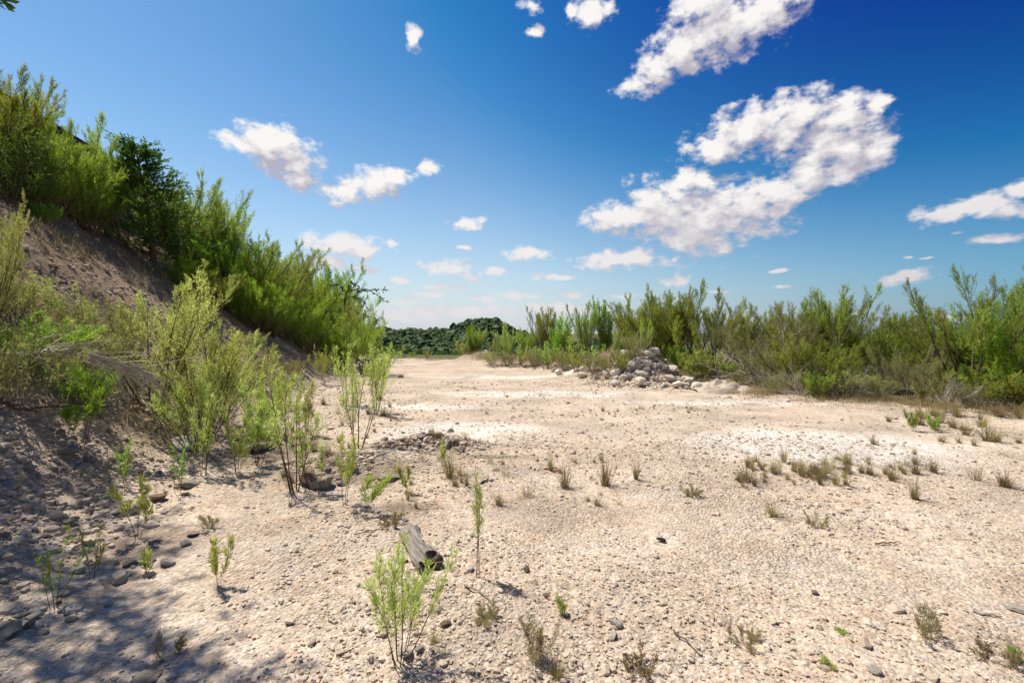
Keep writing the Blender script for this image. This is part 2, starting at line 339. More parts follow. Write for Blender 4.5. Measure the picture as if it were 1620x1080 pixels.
# ------------------------------------------------------------------ the ground: one sheet out to the horizon
def gauss(x, y, L_):
    v = 0
    for (cx, cy, rx, ry) in L_: v = np.maximum(v, np.exp(-(((x - cx) / rx) ** 2 + ((y - cy) / ry) ** 2) ** 1.5))
    return v
def zones(x, y):
    r = np.hypot(x, y); s = toe_s(x, y); out = r - rbound(x, y)
    n1 = fbm(x * 1.3, y * 1.3, 4, 51); n2 = fbm(x * .5, y * .5, 3, 61)
    white = gauss(x, y, [(4.1, 6.3, 1.75, 1.25), (4.2, 6.2, 1.5, 1.1), (-1.0, 7.2, 1.5, .9), (1.2, 11.5, 3.2, .7),                          (-2.0, 9.5, 1.8, .5), (4.9, 10.2, 2.2, .5), (0, 16, 4, .5)])
    white = np.clip(white * 1.5 + n1 * 1.1 - .34, 0, 1); white = np.maximum(white, np.clip(1.35 * np.exp(-(((x - 4.25) / 1.75) ** 2 + ((y - 6.3) / 1.15) ** 2) ** 2) + n1 * .5 - .1, 0, 1))
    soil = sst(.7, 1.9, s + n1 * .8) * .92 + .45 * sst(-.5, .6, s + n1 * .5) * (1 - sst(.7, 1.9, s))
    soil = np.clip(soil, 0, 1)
    litter = gauss(x, y, [(-1.9, 4.95, .9, .42), (-1.3, 5.95, .95, .30), (-.9, 4.0, .3, .12), (-3.0, 5.7, .8, .5), (-.2, 5.6, .5, .12), (-2.6, 3.2, .5, .35), (-3.4, 6.2, 1, .5)])
    litter = np.clip(litter * 1.2 + n1 * .7 - .15, 0, 1) * .8
    litter = np.maximum(litter, .75 * np.clip(sst(2.0, 4.5, s) + n1 * .5 - .1, 0, 1))
    scrub = np.clip(sst(.2, 2.2, out + n2 * 2.0), 0, 1)
    mounds = gauss(x, y, [(4.0, 15.7, 1.3, .9), (2.6, 18.4, 1.3, .9), (.6, 21.5, 2., 1.2), (-1.6, 24.6, 1.4, 1.)])
    scrub = scrub * (1 - .8 * np.clip(mounds * 1.4, 0, 1)); soil = np.maximum(soil, np.clip(mounds * 1.3 + n1 * .8 - .1, 0, 1) * .7)
    return dict(white=white * (1 - soil) * (1 - scrub), soil=soil * (1 - scrub), litter=litter * (1 - scrub), scrub=scrub,
                road=gauss(x, y, [(-14, 95, 9, 4), (-20, 75, 4, 2.5), (-9, 120, 10, 3)]))
def build_ground():
    th = np.concatenate([np.radians(np.arange(-72, 72.01, .34)), np.radians(np.arange(78, 283, 6.8))])
    rr = [0.0, .2, .4]
    while rr[-1] < 45: rr.append(rr[-1] * 1.0105)
    while rr[-1] < 9000: rr.append(rr[-1] * 1.06)
    rr = np.array(rr); nT, nR = len(th), len(rr)
    R, T = np.meshgrid(rr, th, indexing='ij'); X = R * np.sin(T); Y = R * np.cos(T); Z = H(X, Y)
    idx = np.arange(nR * nT).reshape(nR, nT); nx = np.roll(idx, -1, axis=1)
    F = np.stack([idx[:-1].ravel(), idx[1:].ravel(), nx[1:].ravel(), nx[:-1].ravel()], 1)[:, ::-1]
    F = F[nT:]  # skip the degenerate innermost ring
    z = zones(X.ravel(), Y.ravel())
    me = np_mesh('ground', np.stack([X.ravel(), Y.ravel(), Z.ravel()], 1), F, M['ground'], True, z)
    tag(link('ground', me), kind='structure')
build_ground()

def ico(sub):
    bm = bmesh.new(); bmesh.ops.create_icosphere(bm, subdivisions=sub, radius=1); bm.verts.ensure_lookup_table()
    V = np.array([v.co[:] for v in bm.verts]); F = np.array([[v.index for v in f.verts] for f in bm.faces]); bm.free(); return V, F
ICO1, ICO2, ICO3 = ico(1), ico(2), ico(3)

# ------------------------------------------------------------------ the far hill and its wood
def hill_z(x, y):
    base = -11
    z = 13.0 * np.exp(-np.abs((x + 7) / 23) ** 2.2) + 10.5 * sst(10, -30, x) + 1.8 * sst(-30, -90, x) + 4.5 * sst(0, 60, x)
    z = z * np.exp(-((y - 285) / 62) ** 2)
    return base + np.maximum(z, 0) + 1.2 * fbm(x * .05, y * .05, 3, 77)
def build_hill():
    xs = np.linspace(-260, 220, 120); ys = np.linspace(130, 440, 80); X, Y = np.meshgrid(xs, ys, indexing='ij'); Z = hill_z(X, Y)
    nx, ny = X.shape; idx = np.arange(nx * ny).reshape(nx, ny)
    F = np.stack([idx[:-1, :-1].ravel(), idx[1:, :-1].ravel(), idx[1:, 1:].ravel(), idx[:-1, 1:].ravel()], 1)
    z = dict(white=0 * X.ravel(), soil=0 * X.ravel(), litter=0 * X.ravel(), scrub=1 + 0 * X.ravel(), road=0 * X.ravel())
    tag(link('hill', np_mesh('hill', np.stack([X.ravel(), Y.ravel(), Z.ravel()], 1), F, M['ground'], True, z)), kind='structure')
    rng = np.random.default_rng(3); VV, FF, TT = [], [], []; n = 0; base = 0
    tries = 0
    V0, F0 = ICO2
    while n < 3500 and tries < 60000:
        tries += 1
        low = n >= 3250
        x = rng.uniform(-150, 70); y = rng.uniform(170, 300)
        if low: y = rng.uniform(100, 185); x = (rng.uniform(590, 1000) - CX) / FPX * y
        if x > (y * (980 - CX) / FPX) or x < (y * (520 - CX) / FPX): continue
        z = float(hill_z(np.array([x]), np.array([y]))[0])
        if low: z = max(z, float(H(np.array([x]), np.array([y]), False)[0])); 
        if low and (float(zones(np.array([x]), np.array([y]))['road'][0]) > .25 or fbm(np.array([x * .08]), np.array([y * .08]), 3, 95)[0] < .02): continue
        if not low and z < -9.5 and rng.random() < .7: continue
        if rng.random() < .06: continue
        s = rng.uniform(.9, 2.1) * (1.0 if rng.random() < .85 else 1.4)
        V0, F0 = ICO3 if low else ICO2
        v = V0 * np.array([s, s, s * rng.uniform(.75, 1.05)]); v = v * (1 + .20 * rng.normal(size=(len(v), 1)).clip(-1.6, 1.6))
        c_, s_ = math.cos(tries), math.sin(tries); v = np.stack([v[:, 0] * c_ - v[:, 1] * s_, v[:, 0] * s_ + v[:, 1] * c_, v[:, 2]], 1)
        VV.append(v + np.array([x, y, z + s * .7])); FF.append(F0 + base); base += len(v)
        k = rng.random(); t = rng.uniform(.0, .35) if k < .84 else rng.uniform(.5, .9)
        TT.append(np.full(len(v), t) + rng.normal(size=len(v)) * .05); n += 1
    m, nt, N, L, out = mat('hill_leaf')
    c = mixc(N, L, attr(N, 'tint'), (.030, .066, .018), (.190, .215, .105)); p = N('ShaderNodeBsdfPrincipled'); p.inputs['Roughness'].default_value = .8; p.inputs['Specular IOR Level'].default_value = .1
    geo = N('ShaderNodeNewGeometry'); nn = noise_node(N, L, geo.outputs['Position'], 1.6, 4, .7); c = mixc(N, L, mrange(N, L, nn.outputs['Fac'], .35, .65), mixc(N, L, 1., c, (.6, .65, .55), 'MULTIPLY'), c)
    L(c, p.inputs['Base Color']); L(p.outputs[0], out.inputs['Surface'])
    me = np_mesh('hill_wood', np.concatenate(VV), np.concatenate(FF), m, False, dict(tint=np.clip(np.concatenate(TT), 0, 1)))
    tag(link('hill_wood', me), 'dense dark green wood covering the distant hill', 'woodland', kind='stuff')
    return m
M['hill_leaf'] = build_hill()

# ------------------------------------------------------------------ stones
def rock_mesh(name, seed, material, flat=.7, base=ICO3, planes=9):
    rng = np.random.default_rng(seed); V, F = base; v = V.copy()
    for i in range(planes):
        n = rng.normal(size=3); n /= np.linalg.norm(n); d = rng.uniform(.52, .86); ex = np.maximum(v @ n - d, 0); v = v - ex[:, None] * n
    if len(v) > 20:
        for i in range(len(v)):
            v[i] *= 1 + .09 * mnoise.noise(Vector(v[i] * 2.3 + seed)) + .035 * mnoise.noise(Vector(v[i] * 6 + seed))
    v = v * np.array([1, rng.uniform(.65, .95), flat * rng.uniform(.75, 1.1)])
    return np_mesh(name, v, F, material)
ROCKS = {k: [rock_mesh('stone', i + 100 * j, M[k]) for i in range(7)] for j, k in enumerate(('stone', 'darkstone', 'brownstone'))}
STONES = [0]
def stone(name, kind, x, y, size, label, group=None, sink=.35, z=None, flat=1.0, cat='stone', rng=RNG):
    o = link(name, ROCKS[kind][rng.integers(7)]); zz = Hs(x, y) if z is None else z
    o.location = (x, y, zz + size * .5 * (.7 * flat) * (1 - 2 * sink) )
    o.rotation_euler = (rng.normal() * .18, rng.normal() * .18, rng.uniform(0, 6.28))
    o.scale = (size * .5 * rng.uniform(.9, 1.2), size * .5 * rng.uniform(.85, 1.1), size * .5 * rng.uniform(.8, 1.15) * flat)
    STONES[0] += 1
    return tag(o, label, cat, group)

# ------------------------------------------------------------------ plants
UP = np.array([0, 0, 1.0])
def nrm(v): return v / (np.linalg.norm(v, axis=-1, keepdims=True) + 1e-9)
def perp(d, rng):
    a = rng.normal(size=3); a -= d * (a @ d); return a / (np.linalg.norm(a) + 1e-9)
def pline(p, d, L, n, up, wob, rng):
    pts = [p]; d = d / np.linalg.norm(d)
    for i in range(n):
        d = d + UP * up / n + rng.normal(size=3) * wob; d = d / np.linalg.norm(d); p = p + d * L / n; pts.append(p)
    return np.array(pts)
def lerp_pts(pts, t):
    f = t * (len(pts) - 1); i = min(int(f), len(pts) - 2); return pts[i] + (pts[i + 1] - pts[i]) * (f - i), nrm(pts[i + 1] - pts[i])
class Tubes:
    def __init__(s): s.V, s.F, s.n = [], [], 0
    def add(s, pts, r0, r1, k=4):
        n = len(pts); d = nrm(np.gradient(pts, axis=0)); ref = np.array([.31, .83, .46]); a = nrm(np.cross(d, ref)); b = np.cross(d, a)
        an = np.linspace(0, 2 * np.pi, k, endpoint=False); rad = np.linspace(r0, r1, n)[:, None, None]
        ring = pts[:, None, :] + rad * (np.cos(an)[None, :, None] * a[:, None, :] + np.sin(an)[None, :, None] * b[:, None, :])
        s.V.append(ring.reshape(-1, 3)); idx = np.arange(n * k).reshape(n, k) + s.n; nx = np.roll(idx, -1, 1)
        s.F.append(np.stack([idx[:-1].ravel(), nx[:-1].ravel(), nx[1:].ravel(), idx[1:].ravel()], 1)); s.n += n * k
    def mesh(s, name, m): return np_mesh(name, np.concatenate(s.V), np.concatenate(s.F), m, True)
def leaves_mesh(name, twigs, nl, ll, lw, m, rng, ang=.65, dryf=.08, mid=.45):
    """twigs: list of (p, d, L, tint).  Diamond leaves that ascend along each twig."""
    P = np.array([t[0] for t in twigs]); D = nrm(np.array([t[1] for t in twigs])); L = np.array([t[2] for t in twigs]); T = np.array([t[3] for t in twigs])
    n = len(P); P = np.repeat(P, nl, 0); D = np.repeat(D, nl, 0); L = np.repeat(L, nl); T = np.repeat(T, nl)
    k = len(P); t = rng.uniform(0, 1, k); pos = P + D * (L * t)[:, None]
    q = rng.normal(size=(k, 3)); q = nrm(q - D * np.sum(q * D, 1, keepdims=True)); a = ang * rng.uniform(.4, 1.4, k)
    ld = nrm(D * np.cos(a)[:, None] + q * np.sin(a)[:, None] + UP * .15); side = nrm(np.cross(ld, rng.normal(size=(k, 3))))
    le = (ll * rng.uniform(.55, 1.25, k))[:, None]; w = (lw * rng.uniform(.7, 1.2, k))[:, None] * .5
    b = pos; tip = pos + ld * le; ml = pos + ld * le * mid + side * w; mr = pos + ld * le * mid - side * w
    V = np.stack([b, ml, tip, mr], 1).reshape(-1, 3); F = np.arange(4 * k).reshape(k, 4)
    tint = np.clip(T + rng.normal(size=k) * .16, 0, 1); dry = (rng.random(k) < dryf) * rng.uniform(.4, 1, k)
    return np_mesh(name, V, F, m, False, dict(tint=np.repeat(tint, 4), dry=np.repeat(dry, 4)))

def shrub_data(seed, Ht=2.5, nst=10, tilt=.5, n1=12, n2=6, nl=10, ll=.055, lw=.011, lo=.25, bare=.06, leafmat='baccharis', stemmat='stem', ang1=.5, up=.55, wob=.07, l1=.36,
               lean=(0, 0), stemr=.0075, split=False, dryf=.06, twigtube=False, spread0=.05, minlen=.62, ang2=.5):
    rng = np.random.default_rng(seed); tb = Tubes(); twigs = []; stems = []
    for i in range(nst):
        az = 2 * np.pi * (i + rng.uniform(-.35, .35)) / nst; tl = tilt * math.sqrt(rng.uniform(.02, 1)); L0 = Ht * rng.uniform(minlen, 1.02)
        d = np.array([math.sin(tl) * math.cos(az) + lean[0], math.sin(tl) * math.sin(az) + lean[1], math.cos(tl)])
        p0 = np.array([math.cos(az), math.sin(az), 0]) * spread0 * Ht * rng.uniform(.2, 1); p0[2] = -.04
        pts = pline(p0, d, L0, 9, up * tl, wob, rng); r0 = stemr * Ht * rng.uniform(.7, 1.2)
        st = Tubes() if split else tb; st.add(pts, r0, r0 * .18, 5); stems.append(st)
        tz = rng.uniform(.15, .85)
        for j in range(n1):
            t = lo + (1 - lo) * (j + rng.random()) / n1; p, dd = lerp_pts(pts, t)
            d1 = nrm(dd * math.cos(ang1) + perp(dd, rng) * math.sin(ang1)); L1 = Ht * l1 * (1 - .72 * (t - lo) / (1 - lo)) * rng.uniform(.6, 1.2)
            p1 = pline(p, d1, L1, 4, .55, .09, rng); st.add(p1, r0 * .38 * (1 - .5 * t), r0 * .08, 3)
            if rng.random() < bare:
                for q in range(3):
                    pp, d_ = lerp_pts(p1, rng.uniform(.2, 1)); st.add(pline(pp, nrm(d_ + perp(d_, rng) * .7), L1 * .5, 3, .1, .15, rng), r0 * .12, r0 * .05, 3)
                continue
            tw = np.clip(tz + rng.normal() * .18 + .25 * (t - .6), 0, 1)
            for k in range(n2):
                t2 = .12 + .88 * (k + rng.random()) / n2; pp, d_ = lerp_pts(p1, t2); d2 = nrm(d_ * math.cos(ang2) + perp(d_, rng) * math.sin(ang2) + UP * .12)
                L2 = L1 * .42 * (1 - .4 * t2) * rng.uniform(.6, 1.2) + ll
                twigs.append((pp, d2, L2, np.clip(tw + rng.normal() * .08, 0, 1)))
                if twigtube: st.add(np.array([pp, pp + d2 * L2 * .5, pp + d2 * L2]), r0 * .10, r0 * .04, 3)
            twigs.append((p1[-2], p1[-1] - p1[-2], L1 * .3 + ll, tw))
        twigs.append((pts[-2], pts[-1] - pts[-2], Ht * .1 + ll, tz)); twigs.append((pts[-3], pts[-1] - pts[-3], Ht * .12, tz))
    lm = leaves_mesh('foliage', twigs, nl, ll, lw, M[leafmat], rng, dryf=dryf)
    if split: return [s.mesh('stem', M[stemmat]) for s in stems], lm
    return [tb.mesh('branches', M[stemmat])], lm
def put_plant(name, data, loc, rz, sc, label, cat='shrub', group=None):
    e = empty(name, loc, rz, sc if isinstance(sc, tuple) else (sc, sc, sc)); tag(e, label, cat, group)
    for b in data[0]: link(b.name.split('.')[0], b, e)
    if data[1]: link('foliage', data[1], e)
    return e

PROTO = {   # mesh data of each kind of shrub, scaled to its measured height where it is placed
 'broom0': (shrub_data(11, 2.5, 17, .40, 15, 6, 22, .075, .0075, leafmat='baccharis', ang1=.36, ang2=.34, up=.8, wob=.05), 0),
 'broom1': (shrub_data(12, 2.5, 14, .34, 16, 6, 22, .075, .0075, leafmat='baccharis', ang1=.36, ang2=.34, up=.8, wob=.05), 0),
 'dense0': (shrub_data(13, 2.5, 23, .80, 15, 6, 20, .075, .0085, lo=.10, leafmat='baccharis', l1=.40, bare=.03, ang1=.42, ang2=.38, up=.7), 0),
 'dense1': (shrub_data(14, 2.5, 23, .85, 15, 6, 20, .075, .0085, lo=.08, leafmat='bright', l1=.40, bare=.03, ang1=.42, ang2=.38, up=.7), 0),
 'grey0': (shrub_data(15, 2.5, 19, .70, 14, 5, 18, .07, .0075, lo=.15, bare=.25, leafmat='grey', stemmat='greystem', ang1=.4, ang2=.38), 0),
 'vase0': (shrub_data(16, 2.5, 15, .72, 14, 6, 22, .075, .0075, lo=.36, bare=.05, leafmat='baccharis', up=.38, l1=.32, stemr=.009, ang1=.36, ang2=.34), 0),
 'spire0': (shrub_data(17, 2.0, 11, .24, 15, 5, 20, .07, .0075, lo=.15, leafmat='bright', l1=.28, ang1=.34, ang2=.34, up=.8, wob=.05), 0),
 'spire1': (shrub_data(18, 2.0, 10, .30, 14, 5, 20, .07, .0075, lo=.12, leafmat='pale', l1=.30, ang1=.34, ang2=.34, up=.8, wob=.05), 0),
 'pale0': (shrub_data(19, 1.9, 12, .55, 17, 7, 18, .045, .006, lo=.22, leafmat='pale', l1=.36, lean=(.15, 0), stemr=.008, ang1=.4, ang2=.38), 0),
 'pale1': (shrub_data(20, 1.5, 11, .62, 13, 6, 16, .045, .006, lo=.18, leafmat='pale', l1=.38, ang1=.4, ang2=.38, stemr=.0055), 0),
 'low0': (shrub_data(21, 1.0, 17, .85, 11, 5, 17, .055, .009, lo=.1, leafmat='baccharis', l1=.42, ang1=.4, ang2=.4), 0),
 'low1': (shrub_data(22, 1.0, 16, .9, 11, 5, 12, .05, .008, lo=.1, leafmat='grey', stemmat='greystem', bare=.3, l1=.45), 0),
 'dead0': (shrub_data(27, 1.0, 18, 1.1, 12, 3, 2, .03, .005, lo=.1, leafmat='weed', stemmat='deadwood', bare=.85, l1=.5, up=.1, wob=.14, ang1=.6, stemr=.009), 0),
 'broad0': (shrub_data(23, 2.6, 14, .85, 13, 6, 13, .060, .032, lo=.06, leafmat='broad', l1=.36, ang1=.8, up=.4, ang2=.9), 0),
}
_PH = {}
def proto_h(data):
    k = data[1].name
    if k not in _PH:
        a = np.empty(len(data[1].vertices) * 3, np.float32); data[1].vertices.foreach_get('co', a); _PH[k] = float(np.percentile(a[2::3], 99.7))
    return _PH[k]
def shrub(kind, px, d, top, label, rz=None, wid=1.0, group=None, dz=0, name='shrub', cat='shrub'):
    (data, _) = PROTO[kind]; h0 = proto_h(data); x, y, z = at_depth(px, d); h = max(CAMH + (HY - top) / FPX * d - z, .25); s = h / h0
    return put_plant(name, data, (x, y, z + dz), RNG.uniform(0, 6.28) if rz is None else rz, (s * wid, s * wid, s), label, cat, group)

PROTO['shade0'] = (shrub_data(24, 1.0, 13, .7, 11, 5, 13, .05, .006, lo=.2, leafmat='bright', l1=.36), 1.0)
# ------------------------------------------------------------------ shrubs on the left embankment
def conifer_data(seed, Ht=3.0, R=1.0):
    rng = np.random.default_rng(seed); tb = Tubes(); twigs = []
    trunk = pline(np.array([0, 0, -.1]), np.array([.03, .02, 1.]), Ht * 1.02, 10, .1, .02, rng); tb.add(trunk, .05, .008, 6)
    for j in range(120):
        t = .05 + .93 * (j + rng.random()) / 120; p, dd = lerp_pts(trunk, t); az = j * 2.4 + rng.normal() * .3
        L1 = R * (1.08 - t) ** .75 * rng.uniform(.65, 1.15) + .08; d1 = np.array([math.cos(az), math.sin(az), .25 + .5 * t])
        p1 = pline(p, d1, L1, 5, .35, .08, rng); tb.add(p1, .012, .003, 3); tw = rng.uniform(.1, .8)
        for k in range(11):
            t2 = .2 + .8 * (k + rng.random()) / 11; pp, d_ = lerp_pts(p1, t2); d2 = nrm(d_ * .8 + perp(d_, rng) * .6 + UP * .15)
            twigs.append((pp, d2, .10 + .16 * rng.random(), np.clip(tw + rng.normal() * .15, 0, 1)))
    return [tb.mesh('trunk', M['stem'])], leaves_mesh('foliage', twigs, 22, .055, .018, M['juniper'], rng, ang=.7, dryf=.01)
JUN = (conifer_data(31), 3.0); PROTO['juniper'] = JUN
PROTO['juniper_round'] = (conifer_data(32, 3.0, 1.5), 3.0)

shrub('broom0', 2, 9.0, 96, 'wispy plumed bush cut by the left edge, highest on the bank', wid=.9)
shrub('broad0', 12, 8.4, 188, 'dark broad-leaved bush below the plumed one at the left edge', wid=.85)
shrub('dense1', 58, 9.4, 215, 'feathery green bush beside the dark wall cap, near the left edge', wid=.8)
shrub('spire0', 40, 9.6, 150, 'thin wispy shrub standing against the sky in front of the wall end')
shrub('dense1', 92, 10.1, 205, 'sunlit yellow-green bush just below the dark wall cap', wid=1.05)
shrub('broom0', 125, 10.9, 188, 'feathery shrub whose plumes overtop the dark wall cap')
shrub('dense1', 148, 11.0, 262, 'rounded yellow-green bush overhanging the bare brown slope', wid=1.0)
shrub('dense1', 70, 9.0, 318, 'low bright bush on the lip of the bare slope beneath the sunlit one', wid=1.2)
shrub('broom1', 172, 12.0, 235, 'tall feathery shrub just left of the dark juniper')
shrub('grey0', 190, 11.8, 330, 'grey twiggy bush at the left foot of the dark juniper', wid=1.2)
shrub('juniper', 242, 12.2, 228, 'dark green pointed juniper rising above the embankment shrubs', name='juniper', cat='tree', wid=1.6)
shrub('juniper_round', 262, 12.8, 320, 'broad dark juniper leaning against the pointed one on its right', name='juniper', cat='tree', wid=.8)
shrub('dense0', 292, 14.3, 282, 'green bush right behind the dark juniper on the bank', wid=1.0)
shrub('dense1', 322, 15.2, 318, 'bright bush with upright tips right of the juniper', wid=1.0)
shrub('broom0', 345, 15.0, 322, 'plumed shrub with grey-green tips against the sky mid-bank')
shrub('dense1', 352, 14.4, 370, 'wide green bush in the middle of the embankment mass', wid=1.15)
shrub('dense1', 318, 13.7, 395, 'dark shaded bush low on the bank behind the pale front shrub', wid=1.1)
shrub('dense1', 392, 15.8, 365, 'tall sunlit bush halfway along the embankment skyline', wid=1.1)
shrub('dense1', 408, 14.2, 430, 'bushy green shrub above the bare rubble slope', wid=1.15)
shrub('dense0', 430, 17.5, 388, 'green bush on the embankment skyline left of the dip', wid=1.1)
shrub('dense1', 450, 16.0, 452, 'bright leafy bush at the foot of the embankment mass', wid=1.15)
shrub('dense1', 470, 19.5, 428, 'bush filling the dip in the embankment skyline', wid=1.2)
shrub('dense1', 500, 23.5, 403, 'dome-shaped bush that tops the far end of the embankment', wid=1.1)
shrub('dense1', 485, 17.4, 475, 'low sunlit bush at the far foot of the bank', wid=1.15)
shrub('dense1', 530, 25.5, 440, 'rounded bush behind the dome-shaped one at the bank end', wid=1.1)
shrub('dense0', 528, 20.0, 478, 'leafy bush at the bank end above the pale shrub', wid=1.1)
shrub('dense1', 560, 26.0, 488, 'last bush of the embankment row under the arching branch', wid=1.1)
shrub('dense1', 545, 18.5, 505, 'small bright bush tucked behind the pale willowy shrub', wid=1.0)
shrub('broom0', 575, 17.0, 498, 'pale willowy shrub where the bank meets the clearing', wid=1.05)
shrub('spire1', 605, 16.0, 540, 'small pale bush at the right foot of the willowy shrub', wid=1.5)
shrub('dense1', 20, 11.5, 140, 'wispy bush behind the wall cap at the upper left', wid=.8)

for (k, px, d, top, wd, lab) in [('dense1', 300, 12.2, 398, 1.0, 'green bush spilling down the bank right of the juniper foot'), ('dense0', 345, 12.9, 428, 1.0, 'sunlit bush low on the bank behind the pale shrubs'), ('dense1', 388, 13.6, 448, 1.0, 'bush at the lower rim of the bank shrubs'), ('dense0', 432, 15.0, 478, 1.0, 'small bush just above the rubble slope foot'),
        ('low1', 400, 9.6, 565, 1.2, 'dry brush on the rubble slope right of the pale shrubs'), ('low1', 465, 12.5, 565, 1.2, 'dry brush at the rubble slope foot'), ('low1', 345, 9.0, 530, 1.1, 'dry brush on the rubble slope behind the pale shrubs')]:
    shrub(k, px, d, top, lab, wid=wd)
def on_ground(px, py): return hit(px, py)[1]
for (k, px, base, top, wd, lab) in [('shade0', 55, 600, 492, 1.3, 'green shaded shrub above the dead grey branch'), ('shade0', 138, 655, 560, 1.1, 'bright green shrub beneath the tip of the dead branch'), ('low1', 22, 640, 520, 1.2, 'grey twiggy bush behind the dead branch at the left edge'), ('low1', 98, 590, 490, 1.2, 'dry olive bush on the slope above the dead branch'),
        ('low1', 172, 610, 515, 1.0, 'dry twiggy bush between the slope and the tall front shrub'), ('low1', 18, 520, 410, 1.1, 'olive brush on the slope by the left edge'), ('low1', 120, 530, 460, 1.2, 'olive brush on the slope right above the dry olive bush'), ('low1', 190, 560, 480, 1.1, 'dry brush on the slope left of the tall front shrub'), ('dead0', 75, 560, 490, 1.4, 'bleached brushwood above the dead branch')]:
    shrub(k, px, on_ground(px, base), top, lab, wid=wd)
# mesquite with the arching branch
def mesquite():
    rng = np.random.default_rng(44); d = 22.0; x, y, z = at_depth(548, d); e = empty('mesquite_tree', (x, y, z)); tag(e, 'mesquite tree with one feathery branch arching out over the clearing', 'tree')
    W = lambda px, py, dy=0: np.array([(px - CX) / FPX * (d + dy) - x, dy, CAMH + (HY - py) / FPX * (d + dy) - z])
    tb = Tubes(); tw = []
    t = np.array([[0, 0, -.1], [.02, 0, .6], W(545, 480), W(548, 462), W(555, 455)]); tb.add(t, .06, .03, 6)
    arms = [np.array([W(550, 462), W(565, 457), W(585, 460), W(600, 468), W(610, 477)]), np.array([W(552, 458), W(568, 460), W(590, 459), W(605, 458), W(614, 459)]), np.array([W(550, 470), W(562, 470), W(575, 478), W(582, 487)]),
            np.array([W(548, 462), W(535, 450), W(520, 448)]), np.array([W(550, 480), W(565, 495), W(588, 502), W(596, 506)]), np.array([W(550, 460), W(556, 448), W(566, 452)])]
    for a in arms:
        tb.add(a, .022, .006, 4)
        for k in range(26):
            p, dd = lerp_pts(a, rng.uniform(.15, 1)); tw.append((p, nrm(dd + rng.normal(size=3) * .7 - UP * .15), rng.uniform(.08, .2), rng.uniform(.1, .9)))
    link('trunk', tb.mesh('trunk', M['stem']), e); link('foliage', leaves_mesh('foliage', tw, 14, .07, .03, M['mesquite'], rng, dryf=0), e)
mesquite()

# shade tree left of the frame: its crown dapples the near left ground, one twig shows in the top left corner
def shade_tree():
    rng = np.random.default_rng(52); x, y = -6.6, 4.0; z = Hs(x, y); e = empty('oak_tree', (x, y, z)); tag(e, 'oak tree whose leafy twig tip shows in the top left corner', 'tree')
    tb = Tubes(); tw = []
    tr = pline(np.array([0, 0, -.1]), np.array([.12, .02, 1]), 2.0, 6, .1, .05, rng); tb.add(tr, .15, .09, 8)
    ends = [np.array(q) + np.array([-.12, .0, .38]) - np.array([x, y, z]) for q in [(-3.2, 3.4, 4.75), (-3.8, 3.5, 5.0), (-4.4, 3.9, 5.3), (-4.9, 4.4, 5.6), (-5.4, 5.0, 6.0), (-5.9, 5.6, 6.5), (-4.4, 3.0, 4.5), (-5.0, 3.6, 4.9), (-5.6, 4.2, 5.3), (-6.3, 5.0, 5.9),
            (-3.7, 2.8, 4.5), (-6.8, 4.2, 5.6), (-7.1, 5.2, 6.0), (-4.9, 2.7, 4.3), (-5.6, 3.2, 4.6), (-3.0, 2.9, 4.7), (-6.4, 5.9, 6.6)]]
    for q in ends:
        p0, _ = lerp_pts(tr, rng.uniform(.55, 1)); q = np.array(q); mid = (p0 + q) / 2 + rng.normal(size=3) * .12 + UP * .15; a = np.array([p0, mid, q]); tb.add(a, .026, .008, 5)
        for k in range(34):
            p, dd = lerp_pts(a, rng.uniform(.5, 1)); d1 = nrm(dd + rng.normal(size=3) * .9); L1 = rng.uniform(.2, .6); p1 = pline(p, d1, L1, 3, .1, .15, rng); tb.add(p1, .008, .003, 3)
            for m_ in range(4): pp, d_ = lerp_pts(p1, rng.uniform(.2, 1)); tw.append((pp, nrm(d_ + rng.normal(size=3) * .6), rng.uniform(.06, .18), rng.uniform(0, 1)))
    # the twig that hangs into the frame
    tip = np.array([(18 - CX) / FPX * 4.3 - x, 4.3 - y, CAMH + (HY - 8) / FPX * 4.3 - z]); a = np.array([ends[3], tip + np.array([-.25, -.05, .1]), tip]); tb.add(a, .012, .003, 4)
    for k in range(9): pp, d_ = lerp_pts(a, .6 + .4 * k / 9); tw.append((pp, nrm(d_ + rng.normal(size=3) * .8), .06, rng.uniform(0, 1)))
    link('trunk', tb.mesh('trunk', M['stem']), e); link('crown', leaves_mesh('crown', tw, 6, .065, .034, M['broad'], rng, ang=.9, dryf=.03), e)
shade_tree()

# retaining wall with dark cap along the top of the bank
def wall():
    L = 9.0; e = empty('retaining_wall', (-L - .25 * 9, 9, 5.2)); tag(e, 'tan retaining wall with a dark cap along the top of the embankment', 'wall')
    a = np.array([-L - .25 * 3, 3, 0]); b = np.array([-L - .25 * 24, 24, 0]); base = np.array(e.location[:])
    u = nrm(b - a); w = np.array([-u[1], u[0], 0])
    def strip(name, z0, z1, o0, o1, m):
        V = [];
        for p in (a, b):
            for (o, zz) in ((o0, z0), (o1, z0), (o1, z1), (o0, z1)): q = p + w * o; V.append([q[0] - base[0], q[1] - base[1], zz - base[2]])
        F = [[0, 1, 2, 3], [7, 6, 5, 4], [0, 4, 5, 1], [1, 5, 6, 2], [2, 6, 7, 3], [3, 7, 4, 0]]
        link(name, np_mesh(name, V, F, m), e)
    strip('wall_face', 4.2, 6.76, 0, .3, M['wall']); strip('coping', 6.765, 6.96, -.06, .36, M['coping'])
wall()

